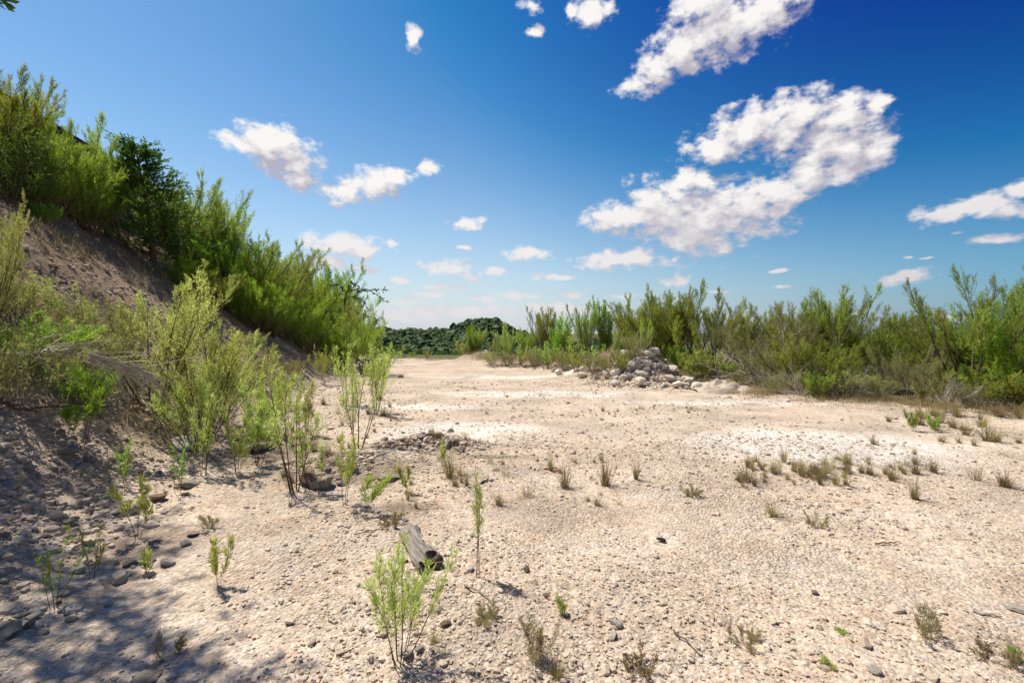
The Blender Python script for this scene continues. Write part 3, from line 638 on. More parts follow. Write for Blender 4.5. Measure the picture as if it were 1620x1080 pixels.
# ------------------------------------------------------------------ front shrubs and saplings on the left
lead = shrub_data(25, 1.95, 8, .62, 15, 6, 17, .042, .0058, ang1=.4, ang2=.38, lo=.30, leafmat='pale', l1=.34, lean=(.22, 0), stemr=.0062, split=True, minlen=.6)
PROTO['lead'] = (lead, 0); shrub('lead', 248, 5.9, 402, 'tall pale yellow-green shrub with dark leaning stems at the foot of the slope', rz=0., wid=.95)
shrub('pale1', 325, 6.2, 490, 'wide pale shrub leaning right beside the tall front shrub', wid=1.15)
shrub('pale1', 305, 5.6, 575, 'lower pale shrub in front of the tall front shrub', wid=1.0)
shrub('pale1', 352, 6.9, 525, 'small pale shrub right behind the wide leaning one', wid=1.0)
shrub('pale0', 205, 6.6, 470, 'slender pale shrub left behind the tall front shrub', wid=.7)
shrub('pale0', -32, 4.7, 298, 'leafy light green shrub cut by the left edge beneath the dark bush', wid=.6)
shrub('low1', 440, 9.0, 580, 'sparse dry shrub on the grey foot of the rubble slope', wid=.8)
shrub('pale1', 512, 13.0, 545, 'small pale shrub alone on the rubble slope foot', wid=.7)
shrub('low1', 400, 11.5, 520, 'brown grassy shrub on the upper rubble slope', wid=1.0)

def sapling(seed, px, py, top, nst, label, lean=(0, 0), tilt=.2, leafmat='pale', ll=.032, lw=.0042, n1=14, n2=2, nl=8, lo=.30, l1=.13, group=None, name='sapling', stemmat='stem', stemr=.0048, wob=.05):
    x, y, z = hit(px, py); h = (py - top) / FPX * y
    data = shrub_data(seed, h, nst, tilt, n1, n2, nl, ll, lw, lo=lo, bare=.03, leafmat=leafmat, stemmat=stemmat, l1=l1, ang1=.38, lean=lean, stemr=stemr, split=True, twigtube=True, spread0=.03, wob=wob, minlen=.5, dryf=.05, up=1.0, ang2=.4)
    return put_plant(name, data, (x, y, z), 0, min(h / proto_h(data), 1.25 if name == 'sapling' else .95), label, 'sapling' if name == 'sapling' else 'weed', group)
sapling(61, 632, 1046, 858, 9, 'many-stemmed green sapling in the centre foreground below the log', tilt=.42, ll=.038, lw=.0034, n1=20, n2=1, nl=7, lo=.36, l1=.10)
sapling(62, 755, 915, 742, 2, 'single tall slim sapling right of the log', tilt=.05, ll=.04, lw=.0036, n1=24, n2=1, nl=6, lo=.42, l1=.07, wob=.015)
sapling(63, 566, 712, 540, 7, 'tall cluster of pale saplings above the rubble ridge', tilt=.34, ll=.045, lw=.007, n1=12, n2=3, nl=7, l1=.24, lo=.3)
sapling(64, 545, 640, 548, 5, 'pale sapling behind the tall cluster on its left', tilt=.2, ll=.06, lw=.011, n1=10, n2=3, nl=7, l1=.24)
sapling(65, 595, 655, 545, 6, 'pale bushy sapling behind the tall cluster on its right', tilt=.35, ll=.06, lw=.011, n1=11, n2=3, nl=7, l1=.28)
sapling(66, 465, 778, 572, 6, 'dark-stemmed sapling fanning up left of the rubble ridge', tilt=.30, lean=(-.12, .05), ll=.04, lw=.006, n1=10, n2=3, nl=7, l1=.2, lo=.42)
sapling(67, 476, 765, 640, 4, 'short green sapling right against the dark-stemmed fan', tilt=.18, ll=.035, lw=.006, l1=.2, lo=.2)
sapling(68, 455, 700, 588, 4, 'pale sapling standing behind the dark-stemmed fan', tilt=.18, ll=.045, lw=.008, n2=5, l1=.24)
sapling(69, 485, 690, 600, 3, 'thin pale sapling between the fan and the tall cluster', tilt=.15, ll=.045, lw=.008, n2=4, l1=.2)
sapling(70, 376, 750, 640, 5, 'pale green sapling by the flat limestone ledge', tilt=.2, ll=.035, lw=.006, n2=4, l1=.22, lo=.2)
sapling(71, 322, 752, 612, 4, 'upright green sapling left of the flat limestone ledge', tilt=.12, ll=.035, lw=.006, n2=4, l1=.2, lo=.2)
sapling(72, 408, 735, 600, 5, 'pale sapling behind the ledge with yellowish leaves', tilt=.25, ll=.04, lw=.007, n2=5, l1=.26, lo=.2)
sapling(73, 425, 690, 590, 5, 'bushy pale sapling on the slope behind the ledge', tilt=.3, ll=.05, lw=.009, n2=5, l1=.28, lo=.15)
sapling(74, 545, 800, 680, 3, 'dark-stemmed leafy sapling at the near edge of the rubble ridge', tilt=.14, ll=.035, lw=.005, n2=4, l1=.2, lo=.3)
sapling(75, 556, 818, 735, 3, 'sapling leaning far right below the rubble ridge', tilt=.15, lean=(.75, 0), ll=.035, lw=.005, lo=.35, l1=.2)
sapling(76, 502, 788, 700, 1, 'lone thin sapling in front of the angular boulder', tilt=.05, ll=.03, lw=.005, l1=.2, lo=.35)
sapling(77, 218, 852, 755, 3, 'bright-tipped sapling by a brown stone in the left shade', tilt=.22, ll=.045, lw=.008, leafmat='pale', n1=7, l1=.16, lo=.35)
sapling(78, 86, 962, 838, 4, 'thin dark sapling nearest the lower left corner', tilt=.18, leafmat='bright', ll=.028, lw=.004, lo=.3, n1=9, n2=1, nl=6, l1=.1)
sapling(79, 146, 915, 826, 3, 'pair of thin dark stems right of the lower left sapling', tilt=.15, leafmat='bright', ll=.028, lw=.004, lo=.3, n1=9, n2=1, nl=6, l1=.1)
sapling(80, 229, 908, 866, 1, 'short leafy seedling beside white stones at the shade edge', tilt=.05, ll=.05, lw=.009, n1=6, n2=1, nl=6, lo=.15, l1=.1)
sapling(81, 345, 925, 850, 3, 'faint pale seedling in the sun right of the shade edge', tilt=.3, ll=.03, lw=.005, lo=.3)
sapling(82, 280, 780, 700, 3, 'small green seedling amid the shaded rubble', tilt=.2, leafmat='bright', ll=.03, lw=.0045, lo=.2, n1=10, n2=1, nl=6, l1=.12)
sapling(83, 200, 770, 690, 3, 'dark green seedling rising from the shaded grey rubble', tilt=.2, leafmat='bright', ll=.03, lw=.0045, lo=.2, n1=10, n2=1, nl=6, l1=.12)
sapling(84, 128, 710, 600, 3, 'leafy dark-stemmed sapling below the dead branch tip', tilt=.2, leafmat='bright', ll=.04, lw=.007, lo=.4, n2=5, l1=.3)
sapling(85, 700, 735, 690, 2, 'tiny pale seedling on the right end of the rubble ridge', tilt=.12, ll=.035, lw=.006, lo=.2)
sapling(86, 640, 780, 735, 2, 'tiny pale seedling on the sand right of the leaning sapling', tilt=.3, ll=.03, lw=.005, lo=.2)
# right side open-ground saplings
sapling(87, 1470, 653, 588, 7, 'bare-footed shrublet leaning left before the right thicket', tilt=.5, lean=(-.15, 0), ll=.05, lw=.009, n2=4, l1=.3, lo=.4, leafmat='grey')
sapling(88, 1446, 682, 648, 3, 'thin pale seedling in front of the leaning shrublet', tilt=.3, ll=.04, lw=.007, lo=.2)
sapling(89, 1478, 682, 655, 4, 'second thin seedling right in front of the leaning shrublet', tilt=.35, ll=.03, lw=.006, lo=.3)

# low weeds in the foreground
WK = dict(name='weed', leafmat='weed', stemmat='greystem', ll=.018, lw=.0035, n2=2, nl=5, lo=.15, l1=.3, stemr=.006, wob=.12)
sapling(91, 848, 1045, 962, 9, 'bushy half-dry weed at the bottom left of centre foreground', tilt=.45, **WK)
sapling(92, 1470, 1008, 935, 7, 'sprawling twiggy weed in the right foreground', tilt=1.1, lean=(.0, 0), **WK)
sapling(93, 1580, 1045, 995, 6, 'creeping weed near the lower right corner', tilt=1.2, **WK)
sapling(94, 1010, 1062, 1010, 7, 'flat dry weed at the bottom edge right of centre', tilt=1.2, **WK)
sapling(95, 1180, 1020, 965, 6, 'small dry weed in the pebbles right of centre', tilt=1.1, **WK)
sapling(96, 768, 985, 945, 7, 'brown dead weed right of the foreground sapling', tilt=1.0, **WK)
sapling(97, 1095, 785, 760, 9, 'spreading dry weed left of the grassy strip', tilt=1.2, **WK)
sapling(98, 270, 1040, 985, 4, 'dark straggly weed in the shade at the bottom left', tilt=.8, **WK)
sapling(99, 890, 975, 940, 2, 'tiny green weed among the centre pebbles', tilt=.3, **dict(WK, leafmat='pale', ll=.022, lw=.004))
sapling(100, 1330, 1000, 985, 3, 'tiny green sprout in the right foreground', tilt=.6, **dict(WK, leafmat='pale'))
sapling(101, 620, 832, 800, 9, 'dark dried-up weed lying just behind the log', tilt=1.2, **dict(WK, leafmat='weed', stemmat='stem'))
sapling(102, 1290, 830, 800, 7, 'brown flat weed below the grassy strip', tilt=1.3, **WK)
sapling(103, 1620, 1050, 1005, 4, 'green-tipped weed cut by the right edge', tilt=.7, **dict(WK, leafmat='pale'))
sapling(104, 330, 835, 800, 6, 'dry grey weed on the shaded sand left', tilt=.9, **WK)
sapling(105, 1310, 1060, 1035, 2, 'small green stem at the bottom edge on the right', tilt=.5, **dict(WK, leafmat='pale'))

# ------------------------------------------------------------------ right thicket along the clearing's edge
T = 'thicket along the far edge of the clearing'
shrub('spire1', 676, 27, 552, 'small bright bush alone at the far left end of the clearing edge', wid=1.4)
shrub('spire1', 732, 26, 533, 'yellow-green bush at the far left of the mound row', wid=1.4)
shrub('broom1', 757, 25.5, 520, 'yellow-green brush on the farthest mound', wid=1.0)
shrub('spire0', 748, 27.5, 512, 'upright spiky bush behind the farthest mound', wid=1.2)
shrub('spire1', 803, 24, 510, 'thin pale spire right of the farthest mound', wid=1.0)
shrub('spire1', 785, 25, 535, 'short pale bush between the farthest mound and the thin spire', wid=1.4)
shrub('broom0', 834, 22.5, 520, 'rounded green bush right of the thin pale spire', wid=1.1)
shrub('broom1', 862, 21, 485, 'tall plume shrub left of centre in the far row', wid=.8)
shrub('grey0', 848, 20, 545, 'grey low bush beneath the tall plume shrub', wid=1.3)
shrub('spire0', 888, 20, 497, 'spiky green shrub between the two tall plumes', wid=1.2)
shrub('spire1', 905, 19, 520, 'pale shrub in front of the spiky green one', wid=1.4)
shrub('broom0', 926, 18.6, 476, 'tall dense plume shrub behind the low boulders', wid=.72)
shrub('spire0', 958, 18.2, 470, 'slim tall shrub left of the rock pile top', wid=.8)
shrub('spire1', 945, 17.2, 545, 'low shrub before the two tall plumes on stony ground', wid=1.6)
shrub('spire1', 976, 16.4, 520, 'thin willowy shrub beside the rock pile', wid=1.0)
shrub('spire0', 985, 15.2, 560, 'small thin shrub at the left foot of the rock pile', wid=1.0)
shrub('grey0', 880, 18.8, 560, 'low dry bush above the boulders left of the rock pile', wid=1.2)
for (k, px, base, top, wd, lab) in [('spire1', 984, 592, 545, 1.2, 'thin weedy shrub on the earth left of the rock pile'), ('grey0', 1003, 574, 520, .9, 'wispy grey shrub on the shoulder of the rock pile mound'), ('low1', 962, 593, 556, 1.1, 'dry low shrub behind the large rounded boulder'), ('low1', 938, 590, 552, 1.2, 'dry low shrub right of the flat whitish boulder'), ('spire1', 912, 588, 545, 1.3, 'weedy pale shrub left of the flat whitish boulder'),
        ('low1', 893, 585, 550, 1.3, 'dry low shrub behind the boulder row'), ('spire1', 868, 583, 540, 1.3, 'weedy pale shrub at the left end of the boulder row'), ('low1', 848, 581, 552, 1.4, 'dry low shrub on the berm left of the boulder row'), ('spire1', 825, 579, 545, 1.3, 'weedy pale shrub at the berm foot below the rounded green bush'), ('low1', 802, 578, 552, 1.4, 'dry low shrub at the foot of the thin pale spire'),
        ('low1', 778, 577, 552, 1.4, 'dry low shrub at the right foot of the farthest mound'), ('spire1', 1018, 560, 505, .8, 'thin shrub atop the rock pile mound'), ('low1', 1095, 604, 580, 1.2, 'dry low shrub at the right foot of the rock pile'), ('low1', 1225, 622, 596, 1.2, 'dry grassy shrub right of the pale earth mound')]:
    shrub(k, px, on_ground(px, base), top, lab, wid=wd)
shrub('broom1', 1002, 19.5, 488, 'wispy shrub behind the top of the rock pile', wid=1.0)
shrub('dense0', 1028, 17.0, 466, 'full green shrub just behind the rock pile', wid=.95)
shrub('vase0', 1085, 16.2, 452, 'large vase-shaped shrub with leaning dark stems right of the rock pile', wid=1.05)
shrub('broom0', 1062, 16.8, 460, 'tall green shrub between the rock pile and the vase-shaped one', wid=.85)
shrub('vase0', 1130, 15.6, 462, 'second vase-shaped shrub with bare lower stems leaning right', wid=.9, rz=2.2)
shrub('dense1', 1075, 15.6, 540, 'low dark green bush at the right shoulder of the rock pile', wid=.9)
shrub('low0', 1106, 13.9, 552, 'rounded fresh green bush in front of the vase-shaped shrubs', wid=1.15)
shrub('low0', 1150, 13.8, 570, 'small green bush behind the pale earth mound', wid=1.1)
shrub('grey0', 1182, 14.4, 495, 'grey-brown twiggy shrub right of the vase-shaped ones', wid=1.05)
shrub('grey0', 1232, 15.0, 478, 'grey shrub with a bare leaning tip', wid=.85)
shrub('grey0', 1210, 12.9, 540, 'dry tangled bush low before the grey shrubs', wid=1.3)
shrub('broom0', 1258, 13.6, 485, 'green shrub between the grey ones and the tall thicket bush', wid=1.1)
shrub('low1', 1170, 12.9, 585, 'dry low tangle beside the pale earth mound', wid=1.2)
shrub('grey0', 1280, 13.0, 475, 'twiggy shrub with silver branches left of the tallest thicket tip', wid=.9)
shrub('broom1', 1312, 13.2, 456, 'tallest feathery bush in the middle of the right thicket', wid=.9)
shrub('dense0', 1345, 12.9, 490, 'rounded green bush right of the tallest thicket tip', wid=.95)
shrub('dense0', 1265, 12.2, 530, 'broad green bush low in the right thicket', wid=1.2)
shrub('low1', 1255, 11.9, 575, 'dead grey brushwood spilling onto the clearing', wid=1.5)
shrub('dense0', 1310, 11.6, 540, 'front green bush with drooping branches in the right thicket', wid=1.2)
shrub('low1', 1335, 11.0, 575, 'dark tangle of dead twigs at the thicket foot', wid=1.4)
shrub('low0', 1290, 10.9, 585, 'small green bush at the very front of the thicket', wid=1.0)
shrub('spire0', 1400, 14.5, 496, 'upright green shrub in the low gap of the right thicket', wid=1.2)
shrub('spire0', 1425, 14.0, 492, 'pointed shrub right of the low gap in the thicket', wid=1.0)
shrub('dense1', 1375, 12.4, 530, 'dark green bush below the low gap of the thicket', wid=1.1)
shrub('dense0', 1418, 11.8, 535, 'mid-green bush under the pointed shrub', wid=1.1)
shrub('low1', 1395, 10.7, 585, 'thin dry bush in front of the dark green one', wid=1.2)
shrub('grey0', 1440, 10.6, 545, 'yellowish sparse bush before the big open shrub', wid=1.0)
shrub('dense0', 1475, 11.5, 520, 'green bush left under the big open shrub', wid=1.0)
big = shrub_data(26, 3.1, 14, .95, 13, 6, 20, .07, .0075, lo=.40, bare=.04, leafmat='baccharis', up=.34, ang1=.38, ang2=.36, l1=.27, stemr=.0085, split=True, minlen=.65)
PROTO['big'] = (big, 0); shrub('big', 1540, 10.4, 438, 'big open shrub with dark spreading stems near the right edge', rz=.4)
shrub('vase0', 1578, 10.8, 418, 'tall-tipped shrub rising highest at the right edge', wid=.8)
shrub('dense1', 1605, 10.6, 478, 'dense dark green bush cut by the right edge', wid=1.0)
shrub('dense1', 1625, 9.6, 520, 'leafy bush at the right edge in front of the dense dark one', wid=1.0)
shrub('dense0', 1565, 11.6, 490, 'green bush filling behind the big open shrub', wid=1.0)
shrub('low0', 1500, 10.2, 575, 'low green bush left at the foot of the big open shrub', wid=1.2)
shrub('low0', 1560, 9.7, 580, 'low green bush right at the foot of the big open shrub', wid=1.2)
shrub('low0', 1605, 9.1, 585, 'low green bush at the right edge near the grass', wid=1.2)
shrub('low1', 1530, 9.4, 600, 'dry sparse bush in the grass under the big open shrub', wid=1.0)
for (px, d, top, lab) in [(1268, 11.5, 572, 'bleached dead bush at the left foot of the right thicket'), (1330, 11.1, 578, 'bleached dead bush in the middle of the thicket foot'), (1395, 11.6, 560, 'grey dead bush under the low gap of the thicket'), (1215, 13.4, 520, 'bare grey bush between the vase-shaped and grey shrubs'),
        (1500, 9.6, 590, 'small bleached dead bush before the big open shrub'), (150, 7.6, 455, 'dead twiggy bush on the bare brown slope'), (210, 9.6, 425, 'dead twiggy bush at the foot of the dark juniper'), (30, 6.2, 470, 'dead twiggy bush on the slope at the left edge'), (770, 24.4, 560, 'brown dead bush on the farthest mound')]:
    shrub('dead0', px, d, top, lab, wid=1.3)
# trees beyond the clearing
shrub('juniper_round', 626, 38, 545, 'dark round juniper beyond the far end of the clearing', name='juniper', cat='tree', wid=1.2)
shrub('juniper_round', 640, 46, 548, 'second dark juniper behind the round one', name='juniper', cat='tree', wid=1.3)
shrub('juniper_round', 700, 75, 556, 'small far juniper beside the pale track', name='juniper', cat='tree', wid=1.3)
shrub('juniper_round', 712, 62, 560, 'small dark juniper in front of the pale track', name='juniper', cat='tree', wid=1.4)
shrub('juniper_round', 690, 85, 557, 'tiny far juniper on the left of the pale track', name='juniper', cat='tree', wid=1.4)
for (px, d, top, lab) in [(604, 52, 543, 'dark juniper beyond the clearing, hidden behind the pale bush'), (662, 64, 552, 'small dark juniper below the wooded hill left of the pale track'), (726, 70, 556, 'small dark juniper at the right end of the pale track'), (740, 56, 552, 'dark juniper behind the farthest mound'), (612, 80, 548, 'far dark juniper at the left foot of the hill')]:
    shrub('juniper_round', px, d, top, lab, name='juniper', cat='tree', wid=1.35)
shrub('low0', 652, 31, 562, 'grey-green low bush at the far left corner of the clearing', wid=1.6)
shrub('low1', 640, 29, 566, 'dry low bush at the far left corner of the clearing', wid=1.6)

# ------------------------------------------------------------------ the log
def log():
    x0, y0, _ = hit(652, 858); x1, y1, _ = hit(676, 896)
    rng = np.random.default_rng(5); nt_, na = 46, 40; L = .47
    e = empty('log', ((x0 + x1) / 2, (y0 + y1) / 2, Hs((x0 + x1) / 2, (y0 + y1) / 2))); e.rotation_euler = (0, 0, math.atan2(-(x1 - x0), (y1 - y0)) )
    tag(e, 'weathered grey log with a dark split end lying on the pebbles', 'log')
    V = np.zeros((nt_, na, 3)); R = np.zeros((nt_, na))
    for i in range(nt_):
        t = i / (nt_ - 1)          # 0 = far end, 1 = near split end
        r = .067 - .018 * math.sin(min(t * 1.25, 1) * math.pi) + .012 * t
        for j in range(na):
            a = 2 * math.pi * j / na
            rr = r * (1 + .10 * math.cos(2 * a + .6) + .20 * mnoise.noise(Vector((math.cos(a) * 1.6, math.sin(a) * 1.6, t * 2.2 + 4))) + .08 * mnoise.noise(Vector((math.cos(a) * 7, math.sin(a) * 7, t * 3))))
            cl = max(0, (t - .45) / .55); rr *= 1 - .62 * cl * math.exp(-((a - 1.05) / (.16 + .12 * cl)) ** 2) - .22 * math.exp(-((a - 2.3) / .14) ** 2) * math.sin(t * 3.1) - .12 * math.exp(-((a - .2) / .12) ** 2)
            ty = -L / 2 + L * t + (.030 * math.cos(a * 1.0 + 2.5) * (t < .02)) + .03 * math.sin(a * 2 + 1) * (t > .97) + .012 * rng.normal() * (t > .98 or t < .02)
            V[i, j] = (rr * math.cos(a) * 1.02 + .02 * math.sin(t * 3.0), ty, .058 + rr * math.sin(a) * .86 - .01 * t)
    idx = np.arange(nt_ * na).reshape(nt_, na); nx = np.roll(idx, -1, 1)
    F = np.stack([idx[:-1].ravel(), nx[:-1].ravel(), nx[1:].ravel(), idx[1:].ravel()], 1)
    link('weathered_side', np_mesh('weathered_side', V.reshape(-1, 3), F, M['wood'], True), e)
    for i, nm in ((nt_ - 1, 'split_end'), (0, 'broken_end')):
        ring = V[i]; c = ring.mean(0); sgn = 1 if i else -1
        rings = [ring, c + (ring - c) * .72 + np.array([0, sgn * .004, 0]), c + (ring - c) * .35 + np.array([0, sgn * .006, 0]), np.repeat((c + np.array([0, sgn * .002, 0]))[None], na, 0)]
        rings = [r_ + (rng.normal(size=r_.shape) * .004 if k else 0) for k, r_ in enumerate(rings)]
        VV = np.concatenate(rings); id2 = np.arange(4 * na).reshape(4, na); n2 = np.roll(id2, -1, 1); FF = np.stack([id2[:-1].ravel(), n2[:-1].ravel(), n2[1:].ravel(), id2[1:].ravel()], 1)
        link(nm, np_mesh(nm, VV, FF, M['woodend'], False), e)
    e.rotation_euler = (0, 0, math.atan2(y1 - y0, x1 - x0) - math.pi / 2)
log()

# ------------------------------------------------------------------ dead branch, sticks, charred piece
def stick(name, pts_px, r, m, label, cat='stick', lift=.01, group=None):
    P = []
    for (px, py) in pts_px: x, y, z = hit(px, py); P.append([x, y, z + lift])
    P = np.array(P); o = P[0].copy(); tb = Tubes(); Q = P - o; f = np.linspace(0, len(Q) - 1, len(Q) * 3)
    Q = np.stack([np.interp(f, np.arange(len(Q)), Q[:, k]) for k in range(3)], 1); Q[1:-1] += RNG.normal(size=Q[1:-1].shape) * r * .6
    tb.add(Q, r, r * .45, 5); ob = link(name, tb.mesh(name, M[m])); ob.location = o; return tag(ob, label, cat, group)
stick('stick', [(735, 928), (762, 940), (790, 965)], .006, 'greystem', 'pale thin stick right of the foreground sapling')
stick('stick', [(785, 923), (808, 931), (830, 940)], .005, 'greystem', 'short thin stick on the pebbles right of the slim sapling')
stick('stick', [(532, 1040), (548, 1036), (560, 1028)], .006, 'stem', 'short brown twig left of the foreground sapling')
stick('stick', [(845, 744), (865, 743), (882, 741)], .012, 'stem', 'dark twig beside the grass tuft in mid-clearing')
stick('stick', [(760, 766), (768, 762), (775, 758)], .014, 'stem', 'stubby dark stick left of the grass tufts')
stick('stick', [(1540, 968), (1562, 974), (1585, 978)], .008, 'greystem', 'thin crooked twig near the right edge')
stick('stick', [(1555, 680), (1580, 682), (1605, 685)], .015, 'deadwood', 'whitish stick in the grass at the right edge')
stick('stick', [(0, 640), (18, 655), (45, 660), (75, 652), (120, 652), (180, 650)], .016, 'stem', 'long dark bent branch lying across the left rubble', lift=.06)
stick('stick', [(560, 848), (585, 842), (605, 838)], .005, 'stem', 'thin twig left of the log')
stick('stick', [(1385, 862), (1410, 860), (1425, 858)], .006, 'stem', 'dark twig on the sand left of the right edge weeds')
stick('stick', [(1065, 1000), (1090, 1020), (1110, 1040)], .005, 'stem', 'long thin runner twig in the right of centre foreground')
def dead_branch():
    rng = np.random.default_rng(77); d = 4.3; px0, py0 = -30, 558
    W = lambda px, py, dd: np.array([(px - CX) / FPX * dd, dd, CAMH + (HY - py) / FPX * dd])
    o = W(-30, 560, 4.2); e = empty('dead_branch', o); tag(e, 'fallen bleached grey branch with drooping twigs at the left edge', 'branch')
    tb = Tubes(); main = np.array([W(-30, 558, 4.2), W(40, 560, 4.35), W(90, 556, 4.45), W(140, 562, 4.6), W(185, 576, 4.75), W(225, 585, 4.9)]) - o
    tb.add(main, .015, .004, 6); link('branch', tb.mesh('branch', M['deadwood']), e); t2 = Tubes()
    for k in range(120):
        t = rng.uniform(.02, .98); p, dd = lerp_pts(main, t); d1 = nrm(dd + rng.normal(size=3) * .35 + UP * rng.uniform(-.1, .25)); L = rng.uniform(.2, .65)
        q = pline(p, d1, L, 7, -.9 * rng.uniform(.4, 1.3), .06, rng); t2.add(q, .0075 * rng.uniform(.6, 1), .0025, 3)
    link('twigs', t2.mesh('twigs', M['deadwood']), e)
dead_branch()
x, y, z = hit(1047, 857)
V, F = ICO3; v = V.copy(); v = v * np.array([.036, .014, .013]); v = v * (1 + .35 * np.array([[mnoise.noise(Vector(p * 40))] for p in v]))
o = link('charred_stick', np_mesh('charred_stick', v, F, M['char'])); o.location = (x, y, z + .018); o.rotation_euler = (0, .1, -.15); tag(o, 'small black charred piece of wood alone on the sand', 'wood')

# ------------------------------------------------------------------ stones: the pile, boulders, rubble
rp = np.random.default_rng(17)
for i in range(140):
    u = rp.uniform(-1, 1); px = 1042 + 66 * u + rp.normal() * 6; w = 1 - min(abs(u + .1) * .9, .95)
    py = rp.uniform(612 - 62 * max(w, .06), 614 + 3 * u)
    if i > 110: px, py = rp.uniform(985, 1035), rp.uniform(545, 590)
    if i > 128: px, py = rp.uniform(1085, 1140), rp.uniform(602, 618)
    x, y, g = hit(px, py)
    stone('rock', 'stone', x, y, float(np.clip(math.exp(rp.normal() * .45) * .21, .10, .5)), 'pale limestone rock heaped in the pile at the far edge', 'rocks of the pile at the far edge of the clearing', sink=rp.uniform(.0, .3), rng=rp, cat='rock')
for (px, py, s, lab) in [(885, 592, .42, 'pale boulder at the left end of the stony edge'), (875, 588, .30, 'small pale boulder left of the boulder row'), (921, 597, .40, 'flat whitish boulder in front of the tall plumes'),
        (962, 597, .50, 'large rounded boulder just left of the rock pile'), (975, 601, .30, 'boulder wedged between the large one and the pile'), (900, 585, .38, 'upright pale block behind the boulder row'),
        (845, 580, .3, 'small boulder on the farthest stony edge'), (820, 577, .25, 'far small whitish boulder in the dry grass'), (635, 596, .20, 'single brown stone at the left of the far clearing'),
        (1155, 590, .35, 'square-edged rock above the pale earth mound'), (1122, 612, .22, 'low rock right of the rock pile foot')]:
    x, y, z = hit(px, py); stone('boulder', 'stone', x, y, s, lab, None, sink=.2, rng=rp, cat='boulder')
# boulders in the ridge and on the left
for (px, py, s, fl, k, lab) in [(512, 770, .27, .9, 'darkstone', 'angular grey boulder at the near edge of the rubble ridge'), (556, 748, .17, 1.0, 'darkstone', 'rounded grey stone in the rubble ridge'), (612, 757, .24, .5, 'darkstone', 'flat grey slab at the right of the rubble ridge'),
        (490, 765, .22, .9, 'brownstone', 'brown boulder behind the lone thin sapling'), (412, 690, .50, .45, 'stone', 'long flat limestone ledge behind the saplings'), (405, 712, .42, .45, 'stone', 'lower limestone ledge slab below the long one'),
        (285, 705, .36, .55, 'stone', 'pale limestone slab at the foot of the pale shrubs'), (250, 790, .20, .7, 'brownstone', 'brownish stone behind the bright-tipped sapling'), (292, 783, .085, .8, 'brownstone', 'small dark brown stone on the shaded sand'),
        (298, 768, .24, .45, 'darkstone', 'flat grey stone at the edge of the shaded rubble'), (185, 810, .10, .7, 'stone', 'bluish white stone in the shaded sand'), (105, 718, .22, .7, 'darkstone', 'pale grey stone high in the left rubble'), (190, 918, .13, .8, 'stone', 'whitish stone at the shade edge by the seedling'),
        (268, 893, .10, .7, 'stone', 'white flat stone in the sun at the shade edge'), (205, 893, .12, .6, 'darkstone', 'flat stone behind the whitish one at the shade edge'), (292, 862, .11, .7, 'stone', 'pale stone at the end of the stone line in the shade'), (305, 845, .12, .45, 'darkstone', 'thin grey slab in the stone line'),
        (120, 965, .10, .6, 'stone', 'pair-forming pale stone below the thin dark stems'), (60, 968, .08, .7, 'stone', 'small pale stone left of the lower left sapling'), (10, 1000, .2, .35, 'darkstone', 'dark flat rock at the lower left edge'), (232, 1075, .16, .3, 'darkstone', 'dark flat rock cut by the bottom edge on the left'),
        (970, 1008, .07, .7, 'stone', 'white stone on the pebbles in the centre foreground'), (974, 988, .075, .7, 'stone', 'knobbly whitish stone behind the white one in the centre foreground'), (705, 988, .055, .8, 'brownstone', 'brown-shadowed stone right of the foreground sapling'), (642, 1036, .10, .7, 'stone', 'pale stone tucked behind the foreground sapling stems'),
        (665, 1030, .055, .8, 'stone', 'small pale stone right of the foreground sapling base'), (1290, 940, .05, .8, 'darkstone', 'lone small stone with a dark shadow on the right'), (833, 903, .055, .9, 'brownstone', 'pointed brown stone left of the centre pebbles'), (864, 942, .045, .7, 'brownstone', 'small brown stone by the dark soil streak'),
        (1612, 965, .12, .5, 'stone', 'pointed pale stone cut by the right edge'), (1383, 1062, .07, .6, 'stone', 'small stone with shadow near the bottom right'), (665, 690, .16, .5, 'darkstone', 'grey stone atop the right rubble ridge')]:
    x, y, z = hit(px, py); stone('boulder' if s > .2 else 'stone', k, x, y, s, lab, None, sink=.22, flat=fl, rng=rp, cat='boulder' if s > .2 else 'stone')
for i in range(70):   # rubble at the foot of the bank
    px = rp.uniform(0, 330); py = rp.uniform(650, 860) - px * .05 + rp.normal() * 10
    if px > 210 and py > 775: continue
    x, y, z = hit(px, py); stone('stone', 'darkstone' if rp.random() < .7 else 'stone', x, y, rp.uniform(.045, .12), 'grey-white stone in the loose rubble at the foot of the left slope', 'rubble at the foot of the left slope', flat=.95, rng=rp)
for i in range(36):
    t = rp.random(); px = 480 + 240 * t + rp.normal() * 8; py = 765 - 68 * min(t * 1.6, 1) + rp.normal() * 9 + (10 if t < .5 else 0)
    x, y, z = hit(px, py); stone('stone', 'brownstone' if rp.random() < .6 else 'darkstone', x, y, rp.uniform(.05, .17), 'brownish stone in the crumbly rubble ridge left of centre', 'stones of the rubble ridge', rng=rp)
for i in range(22):
    px = rp.uniform(20, 250); py = 1000 - .45 * px + rp.normal() * 16; x, y, z = hit(px, py)
    stone('stone', 'darkstone' if rp.random() < .5 else 'stone', x, y, rp.uniform(.035, .075), 'small stone in the line along the shade edge, lower left', 'stones along the shade edge', rng=rp)

